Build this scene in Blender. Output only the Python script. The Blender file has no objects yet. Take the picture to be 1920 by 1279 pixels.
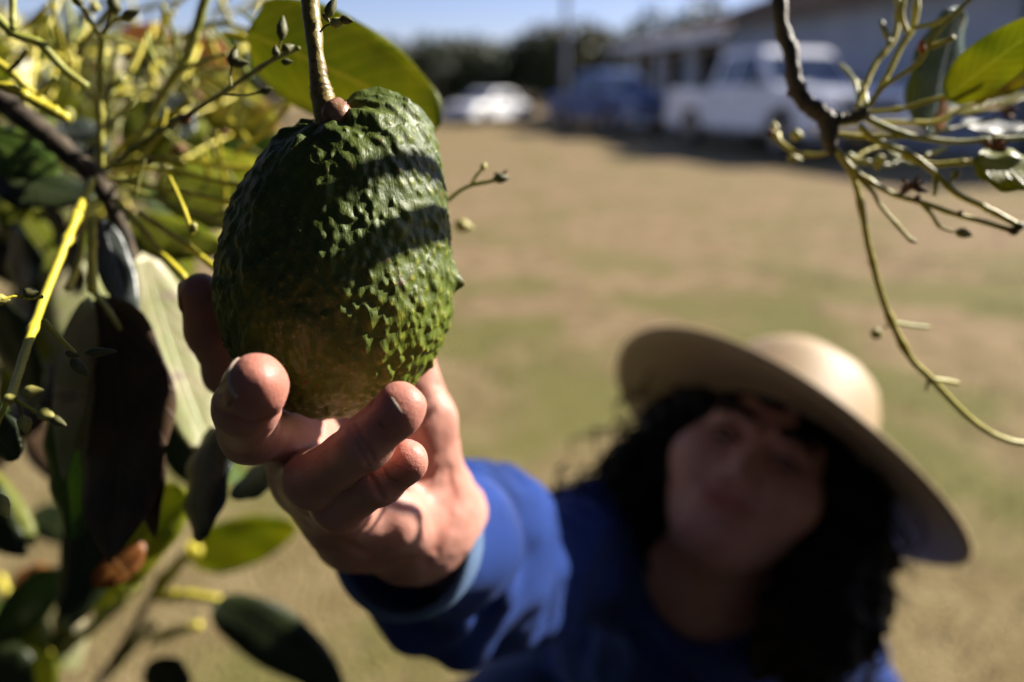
import bpy, bmesh, math, random
import numpy as np
from mathutils import Vector, Matrix, kdtree, noise as mnoise

random.seed(7)
rng = np.random.default_rng(7)
SC = bpy.context.scene
COL = SC.collection

# ------------------------------------------------------------------ camera
W, H, FPX = 1920.0, 1279.0, 1280.0          # 24 mm on a 36 mm frame
PITCH = math.atan((H / 2 - 180) / FPX)      # horizon sits at row 180
CAM = np.array([0.0, 0.0, 1.0])
R_ = np.array([1.0, 0.0, 0.0])
F_ = np.array([0.0, math.cos(PITCH), -math.sin(PITCH)])
U_ = np.array([0.0, math.sin(PITCH), math.cos(PITCH)])

cd = bpy.data.cameras.new('camera')
cam = bpy.data.objects.new('camera', cd)
COL.objects.link(cam)
cam.location = CAM
cam.rotation_euler = (math.pi / 2 - PITCH, 0, 0)
cd.lens = 24; cd.sensor_width = 36
cd.clip_start = 0.01; cd.clip_end = 3000
cd.dof.use_dof = True
cd.dof.focus_distance = 0.198
cd.dof.aperture_fstop = 3.9
SC.camera = cam

# ------------------------------------------------------------------ light
SUN = np.array([0.74, 0.36, 0.52]); SUN /= np.linalg.norm(SUN)
w = bpy.data.worlds.new('World'); SC.world = w; w.use_nodes = True
nt = w.node_tree
sky = nt.nodes.new('ShaderNodeTexSky'); sky.sky_type = 'NISHITA'; sky.sun_disc = False
sky.sun_elevation = math.asin(SUN[2]); sky.sun_rotation = math.atan2(SUN[0], SUN[1])
sky.air_density = 1.0; sky.dust_density = 0.3; sky.ozone_density = 2.5
nt.nodes['Background'].inputs[1].default_value = 0.05
tint = nt.nodes.new('ShaderNodeMix'); tint.data_type = 'RGBA'; tint.blend_type = 'MULTIPLY'; tint.inputs[0].default_value = 1
tint.inputs[7].default_value = (1.05, .95, 1.18, 1)
nt.links.new(sky.outputs[0], tint.inputs[6]); nt.links.new(tint.outputs[2], nt.nodes['Background'].inputs[0])
sl = bpy.data.lights.new('sun', 'SUN'); sl.energy = 5.0; sl.angle = math.radians(0.5); sl.color = (1.0, 0.93, 0.82)
so = bpy.data.objects.new('sun', sl); COL.objects.link(so)
so.rotation_euler = Vector(SUN).to_track_quat('Z', 'Y').to_euler()
so.location = (3, 0, 5)
SC.view_settings.view_transform = 'Standard'; SC.view_settings.look = 'None'
SC.view_settings.gamma = 1.0; SC.view_settings.exposure = 1.3
SC.render.engine = 'CYCLES'
SC.cycles.use_denoising = True
SC.cycles.max_bounces = 8; SC.cycles.transparent_max_bounces = 12
SC.cycles.sample_clamp_indirect = 6.0

# (px, py, depth of the shaded point on the fruit), distance of the leaf towards the sun, length, width, roll
SHADE = [(760, 428, .200, .24, .085, .0105, 1.42)]

def P(px, py, d):
    """world point seen at photo pixel (px,py) at depth d metres along the view axis"""
    return CAM + d * (F_ + R_ * ((px - W / 2) / FPX) + U_ * ((H / 2 - py) / FPX))
def cv(x, y, z):
    """direction: x right, y up, z away from the camera"""
    return R_ * x + U_ * y + F_ * z
def G(px, py):
    d = F_ + R_ * ((px - W / 2) / FPX) + U_ * ((H / 2 - py) / FPX)
    t = -CAM[2] / d[2]
    return CAM + t * d
def nrm(v):
    v = np.asarray(v, float); return v / (np.linalg.norm(v) + 1e-12)

# ------------------------------------------------------------------ materials
def newmat(name):
    m = bpy.data.materials.new(name); m.use_nodes = True
    return m, m.node_tree, m.node_tree.nodes['Principled BSDF']
def N(t, typ, **kw):
    n = t.nodes.new(typ)
    for k, v in kw.items(): setattr(n, k, v)
    return n
def noise_mat(name, c1, c2, rough=0.8, scale=5.0, detail=4.0, bump=0.0, bscale=None, lo=0.35, hi=0.65, spec=0.5, metal=0.0, sss=0.0, coord='Object'):
    m, t, b = newmat(name)
    tc = N(t, 'ShaderNodeTexCoord')
    no = N(t, 'ShaderNodeTexNoise'); no.inputs['Scale'].default_value = scale; no.inputs['Detail'].default_value = detail
    t.links.new(tc.outputs[coord], no.inputs['Vector'])
    mr = N(t, 'ShaderNodeMapRange'); mr.inputs[1].default_value = lo; mr.inputs[2].default_value = hi
    t.links.new(no.outputs['Fac'], mr.inputs[0])
    mx = N(t, 'ShaderNodeMix', data_type='RGBA')
    mx.inputs[6].default_value = (*c1, 1); mx.inputs[7].default_value = (*c2, 1)
    t.links.new(mr.outputs[0], mx.inputs[0]); t.links.new(mx.outputs[2], b.inputs['Base Color'])
    b.inputs['Roughness'].default_value = rough; b.inputs['Metallic'].default_value = metal
    b.inputs['Specular IOR Level'].default_value = spec
    if sss:
        b.inputs['Subsurface Weight'].default_value = sss
    if bump:
        n2 = N(t, 'ShaderNodeTexNoise'); n2.inputs['Scale'].default_value = bscale or scale * 6; n2.inputs['Detail'].default_value = 5
        t.links.new(tc.outputs[coord], n2.inputs['Vector'])
        bp = N(t, 'ShaderNodeBump'); bp.inputs['Strength'].default_value = min(1, bump); bp.inputs['Distance'].default_value = 0.3 / (bscale or scale * 6)
        t.links.new(n2.outputs['Fac'], bp.inputs['Height']); t.links.new(bp.outputs[0], b.inputs['Normal'])
    return m

def leaf_mat(name, c1, c2, vein, trans, rough=0.35, tw=0.45, spots=None):
    """leaf blade: colour varies over the blade, veins run from the midrib, light passes through"""
    m, t, b = newmat(name)
    uv = N(t, 'ShaderNodeUVMap'); sx = N(t, 'ShaderNodeSeparateXYZ'); t.links.new(uv.outputs[0], sx.inputs[0])
    tc = N(t, 'ShaderNodeTexCoord')
    no = N(t, 'ShaderNodeTexNoise'); no.inputs['Scale'].default_value = 45; no.inputs['Detail'].default_value = 5
    t.links.new(tc.outputs['Object'], no.inputs['Vector'])
    mr = N(t, 'ShaderNodeMapRange'); mr.inputs[1].default_value = .38; mr.inputs[2].default_value = .64
    t.links.new(no.outputs['Fac'], mr.inputs[0])
    mx = N(t, 'ShaderNodeMix', data_type='RGBA'); mx.inputs[6].default_value = (*c1, 1); mx.inputs[7].default_value = (*c2, 1)
    t.links.new(mr.outputs[0], mx.inputs[0])
    # |v-.5|
    a = N(t, 'ShaderNodeMath', operation='SUBTRACT'); a.inputs[1].default_value = .5; t.links.new(sx.outputs[1], a.inputs[0])
    ab = N(t, 'ShaderNodeMath', operation='ABSOLUTE'); t.links.new(a.outputs[0], ab.inputs[0])
    mid = N(t, 'ShaderNodeMapRange'); mid.inputs[1].default_value = .0; mid.inputs[2].default_value = .03; mid.inputs[3].default_value = 1; mid.inputs[4].default_value = 0
    t.links.new(ab.outputs[0], mid.inputs[0])
    # side veins: sin((u - .5|v|)*70)
    k = N(t, 'ShaderNodeMath', operation='MULTIPLY_ADD'); k.inputs[1].default_value = -.55; t.links.new(ab.outputs[0], k.inputs[0]); t.links.new(sx.outputs[0], k.inputs[2])
    k2 = N(t, 'ShaderNodeMath', operation='MULTIPLY'); k2.inputs[1].default_value = 62; t.links.new(k.outputs[0], k2.inputs[0])
    sn = N(t, 'ShaderNodeMath', operation='SINE'); t.links.new(k2.outputs[0], sn.inputs[0])
    sv = N(t, 'ShaderNodeMapRange'); sv.inputs[1].default_value = .93; sv.inputs[2].default_value = 1.0; sv.inputs[4].default_value = .7
    t.links.new(sn.outputs[0], sv.inputs[0])
    mv = N(t, 'ShaderNodeMath', operation='MAXIMUM'); t.links.new(mid.outputs[0], mv.inputs[0]); t.links.new(sv.outputs[0], mv.inputs[1])
    mx2 = N(t, 'ShaderNodeMix', data_type='RGBA'); mx2.inputs[7].default_value = (*vein, 1)
    t.links.new(mv.outputs[0], mx2.inputs[0]); t.links.new(mx.outputs[2], mx2.inputs[6])
    out = mx2
    if spots:
        n3 = N(t, 'ShaderNodeTexNoise'); n3.inputs['Scale'].default_value = 70; n3.inputs['Detail'].default_value = 3
        t.links.new(tc.outputs['Object'], n3.inputs['Vector'])
        m3 = N(t, 'ShaderNodeMapRange'); m3.inputs[1].default_value = .56; m3.inputs[2].default_value = .62; t.links.new(n3.outputs['Fac'], m3.inputs[0])
        mx3 = N(t, 'ShaderNodeMix', data_type='RGBA'); mx3.inputs[7].default_value = (*spots, 1)
        t.links.new(m3.outputs[0], mx3.inputs[0]); t.links.new(mx2.outputs[2], mx3.inputs[6]); out = mx3
    t.links.new(out.outputs[2], b.inputs['Base Color'])
    b.inputs['Roughness'].default_value = rough
    bp = N(t, 'ShaderNodeBump'); bp.inputs['Strength'].default_value = .5; bp.inputs['Distance'].default_value = .0006
    t.links.new(mv.outputs[0], bp.inputs['Height']); t.links.new(bp.outputs[0], b.inputs['Normal'])
    tr = N(t, 'ShaderNodeBsdfTranslucent')
    tm = N(t, 'ShaderNodeMix', data_type='RGBA', blend_type='MULTIPLY'); tm.inputs[0].default_value = 1; tm.inputs[7].default_value = (*trans, 1)
    t.links.new(out.outputs[2], tm.inputs[6])
    # transmitted light keeps the leaf's hue but brighter
    br = N(t, 'ShaderNodeBrightContrast'); br.inputs['Bright'].default_value = .05; t.links.new(tm.outputs[2], br.inputs[0])
    t.links.new(br.outputs[0], tr.inputs['Color'])
    ms = N(t, 'ShaderNodeMixShader'); ms.inputs[0].default_value = tw
    t.links.new(b.outputs[0], ms.inputs[1]); t.links.new(tr.outputs[0], ms.inputs[2])
    t.links.new(ms.outputs[0], t.nodes['Material Output'].inputs['Surface'])
    return m

M = {}
M['leaf_green'] = leaf_mat('leaf_green', (.045, .085, .012), (.075, .12, .018), (.16, .2, .05), (2.2, 2.4, 1.2), .3, .35)
M['leaf_dark'] = leaf_mat('leaf_dark', (.018, .028, .010), (.032, .042, .013), (.06, .08, .03), (1.5, 1.5, 1), .38, .12)
M['leaf_yellow'] = leaf_mat('leaf_yellow', (.28, .27, .02), (.36, .33, .03), (.45, .42, .12), (1.5, 1.45, .8), .35, .5, (.3, .2, .03))
M['leaf_lime'] = leaf_mat('leaf_lime', (.22, .26, .012), (.32, .32, .015), (.4, .4, .12), (1.7, 1.7, .9), .35, .5)
M['leaf_olive'] = leaf_mat('leaf_olive', (.15, .19, .010), (.22, .24, .014), (.3, .28, .06), (1.6, 1.5, .8), .4, .5)
M['leaf_cream'] = leaf_mat('leaf_cream', (.30, .32, .13), (.48, .42, .27), (.35, .38, .16), (1.2, 1.2, .9), .45, .25, (.3, .25, .16))
M['leaf_brown'] = leaf_mat('leaf_brown', (.035, .02, .01), (.09, .045, .016), (.08, .05, .02), (1, .6, .3), .6, .03)
M['leaf_orange'] = leaf_mat('leaf_orange', (.26, .09, .02), (.4, .16, .03), (.45, .25, .08), (1.4, 1.2, .8), .45, .4)
M['leaf_gloss'] = leaf_mat('leaf_gloss', (.10, .15, .07), (.16, .21, .11), (.16, .2, .08), (1.4, 1.5, 1), .16, .15)
M['leaf_grey'] = leaf_mat('leaf_grey', (.03, .04, .038), (.05, .06, .05), (.08, .09, .07), (1, 1, .8), .3, .08)
M['stem'] = noise_mat('stem_yellow', (.44, .38, .02), (.58, .5, .045), .45, 90, 3, .3, 900)
M['stem_olive'] = noise_mat('stem_olive', (.13, .13, .02), (.22, .2, .045), .5, 90, 3, .3, 900)
M['stem_green'] = noise_mat('stem_green', (.24, .27, .045), (.38, .36, .08), .45, 70, 3, .3, 700)
M['bud'] = noise_mat('bud', (.28, .27, .06), (.42, .38, .1), .55, 250, 3, .4, 1500)
M['bud_dark'] = noise_mat('bud_dark', (.07, .075, .025), (.14, .13, .045), .6, 250, 3, .4, 1500)
M['bark'] = noise_mat('bark', (.035, .025, .018), (.1, .075, .045), .8, 120, 5, .9, 500)
M['bark_olive'] = noise_mat('bark_olive', (.06, .045, .025), (.14, .11, .05), .6, 120, 5, .7, 500)
M['dry'] = noise_mat('dry_flower', (.12, .05, .025), (.22, .11, .05), .8, 300, 3)
M['white_paint'] = noise_mat('white_paint', (.74, .74, .76), (.8, .8, .8), .25, 1.5, 3)
M['blue_paint'] = noise_mat('blue_paint', (.07, .10, .21), (.10, .14, .27), .22, 1.5, 3)
M['grey_paint'] = noise_mat('grey_paint', (.32, .34, .42), (.38, .4, .48), .3, 1.5, 3)
M['unseen_foliage'] = noise_mat('unseen_foliage', (.008, .014, .004), (.016, .024, .007), .75, 20, 3, spec=.12)  # near-black so the unseen added canopy bounces little light
M['glass'] = noise_mat('car_glass', (.012, .02, .035), (.02, .03, .05), .06, 2, 2, spec=.9)
M['rubber'] = noise_mat('rubber', (.012, .012, .012), (.025, .024, .022), .85, 8, 4)
M['rim'] = noise_mat('rim', (.4, .4, .4), (.5, .5, .5), .35, 8, 2, metal=.7)
M['chrome'] = noise_mat('chrome', (.6, .6, .6), (.7, .7, .7), .15, 8, 2, metal=1)
M['dark_plastic'] = noise_mat('dark_plastic', (.02, .02, .02), (.035, .035, .035), .5, 8, 2)
M['lamp_clear'] = noise_mat('lamp_clear', (.6, .6, .62), (.75, .75, .75), .12, 8, 2)
M['lamp_red'] = noise_mat('lamp_red', (.35, .02, .02), (.5, .03, .03), .2, 8, 2)
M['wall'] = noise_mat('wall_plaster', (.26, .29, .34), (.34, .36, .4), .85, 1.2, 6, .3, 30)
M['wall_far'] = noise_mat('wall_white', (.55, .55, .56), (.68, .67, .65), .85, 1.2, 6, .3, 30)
M['roof'] = noise_mat('roof_brown', (.09, .06, .045), (.16, .1, .07), .75, 3, 6, .5, 20)
M['shade_dark'] = noise_mat('opening_shade', (.012, .012, .014), (.03, .03, .03), .7, 3, 3)  # interior shade put into the surface colour
M['wood'] = noise_mat('weathered_wood', (.12, .13, .16), (.18, .19, .22), .8, 6, 5, .4, 40)
M['tree_leaf'] = noise_mat('tree_leaf', (.02, .035, .008), (.06, .065, .014), .55, .9, 6)
M['tree_leaf2'] = noise_mat('tree_leaf_olive', (.045, .05, .01), (.12, .1, .022), .55, .9, 6)
M['trunk'] = noise_mat('trunk', (.05, .035, .025), (.12, .09, .06), .9, 6, 5, .6, 30)
M['eye_white'] = noise_mat('eye_white', (.16, .13, .12), (.2, .17, .15), .3, 30, 2)
M['eye_dark'] = noise_mat('eye_dark', (.015, .008, .005), (.03, .015, .01), .1, 30, 2)
M['hair'] = noise_mat('hair', (.003, .0025, .0025), (.007, .005, .004), .6, 60, 4, .8, 300, spec=.15)
M['jeans'] = noise_mat('jeans', (.02, .03, .07), (.035, .05, .1), .85, 20, 4)

# ------------------------------------------------------------------ object helpers
def tag(o, label=None, cat=None, group=None, kind=None):
    if label: o['label'] = label
    if cat: o['category'] = cat
    if group: o['group'] = group
    if kind: o['kind'] = kind
    return o
def empty(name, loc, label=None, cat=None, group=None, parent=None):
    o = bpy.data.objects.new(name, None); COL.objects.link(o); o.location = [float(v) for v in loc]
    o.empty_display_size = .05
    if parent: o.parent = parent
    return tag(o, label, cat, group)
WORLD = {}
def link(o, parent=None):
    """link o; world coordinates are kept under the parent"""
    COL.objects.link(o)
    if parent is not None:
        o.parent = parent
        M4 = Matrix.Identity(4); q = parent
        while q is not None:
            M4 = q.matrix_basis @ M4; q = q.parent
        o['_w'] = 1; del o['_w']
        o.matrix_basis = M4.inverted() @ o.matrix_basis
    return o
def mesh_np(name, V, Fc, mat, parent=None, smooth=True, keep_origin=False):
    """V (n,3) world, Fc (m,3|4) -> object whose origin is at the middle of its base"""
    V = np.asarray(V, np.float64); Fc = np.asarray(Fc, np.int32)
    c = np.zeros(3) if keep_origin else (V.min(0) + V.max(0)) / 2
    me = bpy.data.meshes.new(name)
    me.vertices.add(len(V)); me.vertices.foreach_set('co', (V - c).astype(np.float32).ravel())
    k = Fc.shape[1]
    me.loops.add(len(Fc) * k); me.loops.foreach_set('vertex_index', Fc.ravel())
    me.polygons.add(len(Fc)); me.polygons.foreach_set('loop_start', np.arange(0, len(Fc) * k, k, dtype=np.int32))
    me.update(calc_edges=True); me.validate()
    if smooth: me.polygons.foreach_set('use_smooth', np.ones(len(me.polygons), bool))
    me.materials.append(mat)
    o = bpy.data.objects.new(name, me); o.location = c
    return link(o, parent)
def bm_obj(name, bm, mat, parent=None, smooth=False, local=False):
    """bmesh in world (or the parent's own, if local) coordinates"""
    me = bpy.data.meshes.new(name)
    bmesh.ops.recalc_face_normals(bm, faces=bm.faces)
    bm.to_mesh(me); bm.free()
    if smooth:
        for p in me.polygons: p.use_smooth = True
    me.materials.append(mat)
    o = bpy.data.objects.new(name, me)
    if local:
        COL.objects.link(o); o.parent = parent
        return o
    return link(o, parent)
def add_box(bm, c, s, rot=None):
    r = bmesh.ops.create_cube(bm, size=1)
    Mx = Matrix.Translation(Vector(c)) @ (rot.to_4x4() if rot else Matrix.Identity(4)) @ Matrix.Diagonal((*s, 1))
    bmesh.ops.transform(bm, matrix=Mx, verts=r['verts'])
    return r['verts']
def catmull(pts, n):
    pts = [np.asarray(p, float) for p in pts]
    if len(pts) == 2: return np.array([pts[0] + (pts[1] - pts[0]) * t for t in np.linspace(0, 1, n)])
    ex = [2 * pts[0] - pts[1]] + pts + [2 * pts[-1] - pts[-2]]
    out = []
    segs = len(pts) - 1
    for t in np.linspace(0, segs, n):
        i = min(int(t), segs - 1); u = t - i
        a, b, c, d = ex[i], ex[i + 1], ex[i + 2], ex[i + 3]
        out.append(.5 * ((2 * b) + (-a + c) * u + (2 * a - 5 * b + 4 * c - d) * u * u + (-a + 3 * b - 3 * c + d) * u ** 3))
    return np.array(out)
def tube_np(pts, rad, n=24, sides=10, lump=0.0, seed=0, nodes=None):
    """pts control points (world), rad list of radii along -> V,F"""
    c = catmull(pts, n)
    r = np.interp(np.linspace(0, 1, n), np.linspace(0, 1, len(rad)), rad)
    if nodes:
        L = np.linspace(0, 1, n)
        for (p_, a_, w_) in nodes: r = r * (1 + a_ * np.exp(-((L - p_) / w_) ** 2))
    T = np.gradient(c, axis=0); T /= np.linalg.norm(T, axis=1)[:, None] + 1e-12
    up = np.array([.3, .2, .93]); V = []
    prev = nrm(np.cross(T[0], up))
    for i in range(n):
        a = nrm(prev - T[i] * np.dot(prev, T[i])); prev = a
        b = np.cross(T[i], a)
        for s in range(sides):
            th = 2 * math.pi * s / sides
            rr = r[i]
            if lump:
                q = (c[i] + (a * math.cos(th) + b * math.sin(th)) * rr) / (rr * 1.6)
                rr *= 1 + lump * mnoise.noise(Vector(q + seed))
            V.append(c[i] + (a * math.cos(th) + b * math.sin(th)) * rr)
    Fc = []
    for i in range(n - 1):
        for s in range(sides):
            s2 = (s + 1) % sides
            Fc.append((i * sides + s, i * sides + s2, (i + 1) * sides + s2, (i + 1) * sides + s))
    b0 = len(V); V.append(c[0] - T[0] * r[0] * .5); V.append(c[-1] + T[-1] * r[-1] * .7)
    for s in range(sides):
        s2 = (s + 1) % sides
        Fc.append((b0, s2, s, b0)); Fc.append((b0 + 1, (n - 1) * sides + s, (n - 1) * sides + s2, b0 + 1))
    return np.array(V), Fc
def tube(name, pts, rad, mat, parent=None, n=24, sides=10, lump=0.0, nodes=None):
    V, Fc = tube_np(pts, rad, n, sides, lump, random.random() * 50, nodes)
    me = bpy.data.meshes.new(name)
    c = V.mean(0)
    fs = [f if f[0] != f[3] else f[:3] for f in Fc]
    me.from_pydata((V - c).tolist(), [], fs); me.update()
    for p in me.polygons: p.use_smooth = True
    me.materials.append(mat)
    o = bpy.data.objects.new(name, me); o.location = c
    return link(o, parent)

# ------------------------------------------------------------------ implicit surfaces (continuous bodies and cloth)
def vnoise(x, y, z, seed=0):
    xi, yi, zi = np.floor(x).astype(np.int64), np.floor(y).astype(np.int64), np.floor(z).astype(np.int64)
    fx, fy, fz = x - xi, y - yi, z - zi
    fx, fy, fz = [f * f * (3 - 2 * f) for f in (fx, fy, fz)]
    def hsh(a, b, c):
        h = (a * 374761393 + b * 668265263 + c * 2147483647 + seed * 974711) & 0xffffffff
        h = ((h ^ (h >> 13)) * 1274126177) & 0xffffffff
        h = h ^ (h >> 16)
        return (h & 0xffff).astype(np.float32) / 32767.5 - 1
    r = 0
    for dx in (0, 1):
        for dy in (0, 1):
            for dz in (0, 1):
                wgt = (fx if dx else 1 - fx) * (fy if dy else 1 - fy) * (fz if dz else 1 - fz)
                r = r + wgt * hsh(xi + dx, yi + dy, zi + dz)
    return r
def smin(a, b, k):
    if k <= 0: return np.minimum(a, b)
    h = np.maximum(k - np.abs(a - b), 0) / k
    return np.minimum(a, b) - h * h * k * .25
class Field:
    def __init__(s, lo, hi, h):
        s.lo = np.array(lo, float); s.h = h
        s.n = np.ceil((np.array(hi) - s.lo) / h).astype(int) + 1
        s.ax = [(s.lo[i] + h * np.arange(s.n[i])).astype(np.float32) for i in range(3)]
        s.f = np.full(tuple(s.n), .05, np.float32)
    def sub(s, lo, hi):
        a = np.clip(np.floor((np.array(lo) - s.lo) / s.h).astype(int), 0, s.n); b = np.clip(np.ceil((np.array(hi) - s.lo) / s.h).astype(int) + 1, 0, s.n)
        sl_ = tuple(slice(a[i], b[i]) for i in range(3))
        g = np.meshgrid(*[s.ax[i][sl_[i]] for i in range(3)], indexing='ij')
        return sl_, g
    def put(s, sl_, d, k): s.f[sl_] = smin(s.f[sl_], d, k)
    def cap(s, a, b, ra, rb, k=.004, m=.02, cut=False):
        a = np.asarray(a, float); b = np.asarray(b, float); r = max(ra, rb) + m
        sl_, (x, y, z) = s.sub(np.minimum(a, b) - r, np.maximum(a, b) + r)
        if x.size == 0: return
        ab = b - a; L = max(ab @ ab, 1e-12)
        t = np.clip(((x - a[0]) * ab[0] + (y - a[1]) * ab[1] + (z - a[2]) * ab[2]) / L, 0, 1)
        d = np.sqrt((x - a[0] - t * ab[0]) ** 2 + (y - a[1] - t * ab[1]) ** 2 + (z - a[2] - t * ab[2]) ** 2) - (ra + (rb - ra) * t)
        if cut: s.f[sl_] = -smin(-s.f[sl_], d, k)
        else: s.put(sl_, d, k)
    def ell(s, c, r, axes=None, k=.004, m=.02, cut=False):
        c = np.asarray(c, float); r = np.asarray(r, float); A = np.eye(3) if axes is None else np.array(axes)
        q = r.max() + m
        sl_, (x, y, z) = s.sub(c - q, c + q)
        if x.size == 0: return
        p = [(x - c[0]) * A[i][0] + (y - c[1]) * A[i][1] + (z - c[2]) * A[i][2] for i in range(3)]
        k0 = np.sqrt(sum((p[i] / r[i]) ** 2 for i in range(3))); k1 = np.sqrt(sum((p[i] / r[i] ** 2) ** 2 for i in range(3))) + 1e-9
        d = k0 * (k0 - 1) / k1
        if cut: s.f[sl_] = -smin(-s.f[sl_], d, k)
        else: s.put(sl_, d, k)
    def noise(s, scale, amp, seed=0, stretch=(1, 1, 1)):
        near = np.abs(s.f) < amp * 3 + s.h * 2
        ii = np.nonzero(near)
        x, y, z = [s.ax[i][ii[i]].astype(np.float64) * scale * stretch[i] for i in range(3)]
        s.f[ii] += (amp * (vnoise(x, y, z, seed) + .5 * vnoise(x * 2.1, y * 2.1, z * 2.1, seed + 5))).astype(np.float32)
    def mesh(s):
        f = s.f; S = f < 0
        cs = [(0, 0, 0), (1, 0, 0), (0, 1, 0), (1, 1, 0), (0, 0, 1), (1, 0, 1), (0, 1, 1), (1, 1, 1)]
        n = np.array(f.shape) - 1
        cnt = sum(S[c[0]:n[0] + c[0], c[1]:n[1] + c[1], c[2]:n[2] + c[2]].astype(np.int8) for c in cs)
        act = (cnt > 0) & (cnt < 8)
        idx = np.argwhere(act); ids = np.full(act.shape, -1, np.int32); ids[act] = np.arange(len(idx))
        vals = np.stack([f[idx[:, 0] + c[0], idx[:, 1] + c[1], idx[:, 2] + c[2]] for c in cs], 1)
        pts = np.zeros((len(idx), 3)); num = np.zeros(len(idx))
        ca = np.array(cs, float)
        for a in range(8):
            for b in range(a + 1, 8):
                if abs(ca[a] - ca[b]).sum() != 1: continue
                va, vb = vals[:, a], vals[:, b]; mk = (va < 0) != (vb < 0)
                t = np.where(mk, va / np.where(mk, va - vb, 1), 0)
                pts += np.where(mk[:, None], ca[a] + (ca[b] - ca[a]) * t[:, None], 0); num += mk
        V = s.lo + s.h * (idx + pts / num[:, None])
        quads = []
        for ax in range(3):
            o1, o2 = (ax + 1) % 3, (ax + 2) % 3
            A = [slice(1, -1)] * 3; B = [slice(1, -1)] * 3
            A[ax] = slice(0, -1); B[ax] = slice(1, None)
            sa, sb = S[tuple(A)], S[tuple(B)]
            e = np.argwhere(sa != sb); inside = sa[sa != sb]
            e = e.copy(); e[:, o1] += 1; e[:, o2] += 1
            def cell(d1, d2):
                q = e.copy(); q[:, o1] -= d1; q[:, o2] -= d2
                return ids[q[:, 0], q[:, 1], q[:, 2]]
            q = np.stack([cell(1, 1), cell(0, 1), cell(0, 0), cell(1, 0)], 1)
            q[~inside] = q[~inside][:, ::-1]
            quads.append(q)
        Q = np.concatenate(quads); Q = Q[(Q >= 0).all(1)]
        return V, Q

# ================================================================== SETTING
def ground_mat():
    m, t, b = newmat('dry_ground')
    tc = N(t, 'ShaderNodeTexCoord')
    def ns(sc, det, lo, hi, vec=None):
        n = N(t, 'ShaderNodeTexNoise'); n.inputs['Scale'].default_value = sc; n.inputs['Detail'].default_value = det
        t.links.new(vec or tc.outputs['Object'], n.inputs['Vector'])
        r = N(t, 'ShaderNodeMapRange'); r.inputs[1].default_value = lo; r.inputs[2].default_value = hi
        t.links.new(n.outputs['Fac'], r.inputs[0]); return r.outputs[0], n
    f1, _ = ns(1.3, 9, .45, .55)
    f2, _ = ns(7, 7, .38, .62)
    f3, n3 = ns(70, 4, .3, .7)
    # distance from the tree: grass near, bare trodden soil towards the cars
    sx = N(t, 'ShaderNodeSeparateXYZ'); t.links.new(tc.outputs['Object'], sx.inputs[0])
    yy = N(t, 'ShaderNodeMapRange'); yy.inputs[1].default_value = 2.0; yy.inputs[2].default_value = 4.6; yy.inputs[3].default_value = .35; yy.inputs[4].default_value = -.45
    t.links.new(sx.outputs[1], yy.inputs[0])
    ad = N(t, 'ShaderNodeMath', operation='ADD', use_clamp=True); t.links.new(f1, ad.inputs[0]); t.links.new(yy.outputs[0], ad.inputs[1])
    soil = N(t, 'ShaderNodeMix', data_type='RGBA'); soil.inputs[6].default_value = (.185, .126, .064, 1); soil.inputs[7].default_value = (.275, .198, .106, 1)
    t.links.new(f2, soil.inputs[0])
    gr = N(t, 'ShaderNodeMix', data_type='RGBA'); gr.inputs[6].default_value = (.088, .085, .022, 1); gr.inputs[7].default_value = (.20, .175, .062, 1)
    t.links.new(f3, gr.inputs[0])
    mx = N(t, 'ShaderNodeMix', data_type='RGBA'); t.links.new(ad.outputs[0], mx.inputs[0])
    t.links.new(soil.outputs[2], mx.inputs[6]); t.links.new(gr.outputs[2], mx.inputs[7])
    # dark litter out of view, added to cut light bounced off the ground
    vd = N(t, 'ShaderNodeVectorMath', operation='DISTANCE'); vd.inputs[1].default_value = (.1, -.75, 0); t.links.new(tc.outputs['Object'], vd.inputs[0])
    nl = N(t, 'ShaderNodeMath', operation='MULTIPLY_ADD'); nl.inputs[1].default_value = .35; t.links.new(n3.outputs['Fac'], nl.inputs[0]); t.links.new(vd.outputs['Value'], nl.inputs[2])
    ml = N(t, 'ShaderNodeMapRange'); ml.inputs[1].default_value = 1.72; ml.inputs[2].default_value = 1.92; ml.inputs[3].default_value = 1; ml.inputs[4].default_value = 0; t.links.new(nl.outputs[0], ml.inputs[0])
    lit = N(t, 'ShaderNodeMix', data_type='RGBA'); lit.inputs[6].default_value = (.02, .013, .008, 1); lit.inputs[7].default_value = (.055, .034, .02, 1); t.links.new(f2, lit.inputs[0])
    mxl = N(t, 'ShaderNodeMix', data_type='RGBA'); t.links.new(ml.outputs[0], mxl.inputs[0]); t.links.new(mx.outputs[2], mxl.inputs[6]); t.links.new(lit.outputs[2], mxl.inputs[7])
    t.links.new(mxl.outputs[2], b.inputs['Base Color']); b.inputs['Roughness'].default_value = .95
    b.inputs['Specular IOR Level'].default_value = .1
    bp = N(t, 'ShaderNodeBump'); bp.inputs['Distance'].default_value = .02; bp.inputs['Strength'].default_value = .8
    t.links.new(n3.outputs['Fac'], bp.inputs['Height']); t.links.new(bp.outputs[0], b.inputs['Normal'])
    return m
bm = bmesh.new()
xs = [-900, -200, -60] + list(np.linspace(-20, 25, 46)) + [60, 200, 900]
ys = [-300, -60, -12] + list(np.linspace(-6, 34, 41)) + [60, 200, 1200]
gv = [[bm.verts.new((x, y, 0.03 * mnoise.noise(Vector((x * .4, y * .4, 0))) if 1.5 < y < 34 and abs(x) < 22 else 0)) for x in xs] for y in ys]
for j in range(len(ys) - 1):
    for i in range(len(xs) - 1): bm.faces.new((gv[j][i], gv[j][i + 1], gv[j + 1][i + 1], gv[j + 1][i]))
tag(bm_obj('ground', bm, ground_mat(), smooth=True), kind='structure')
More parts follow.
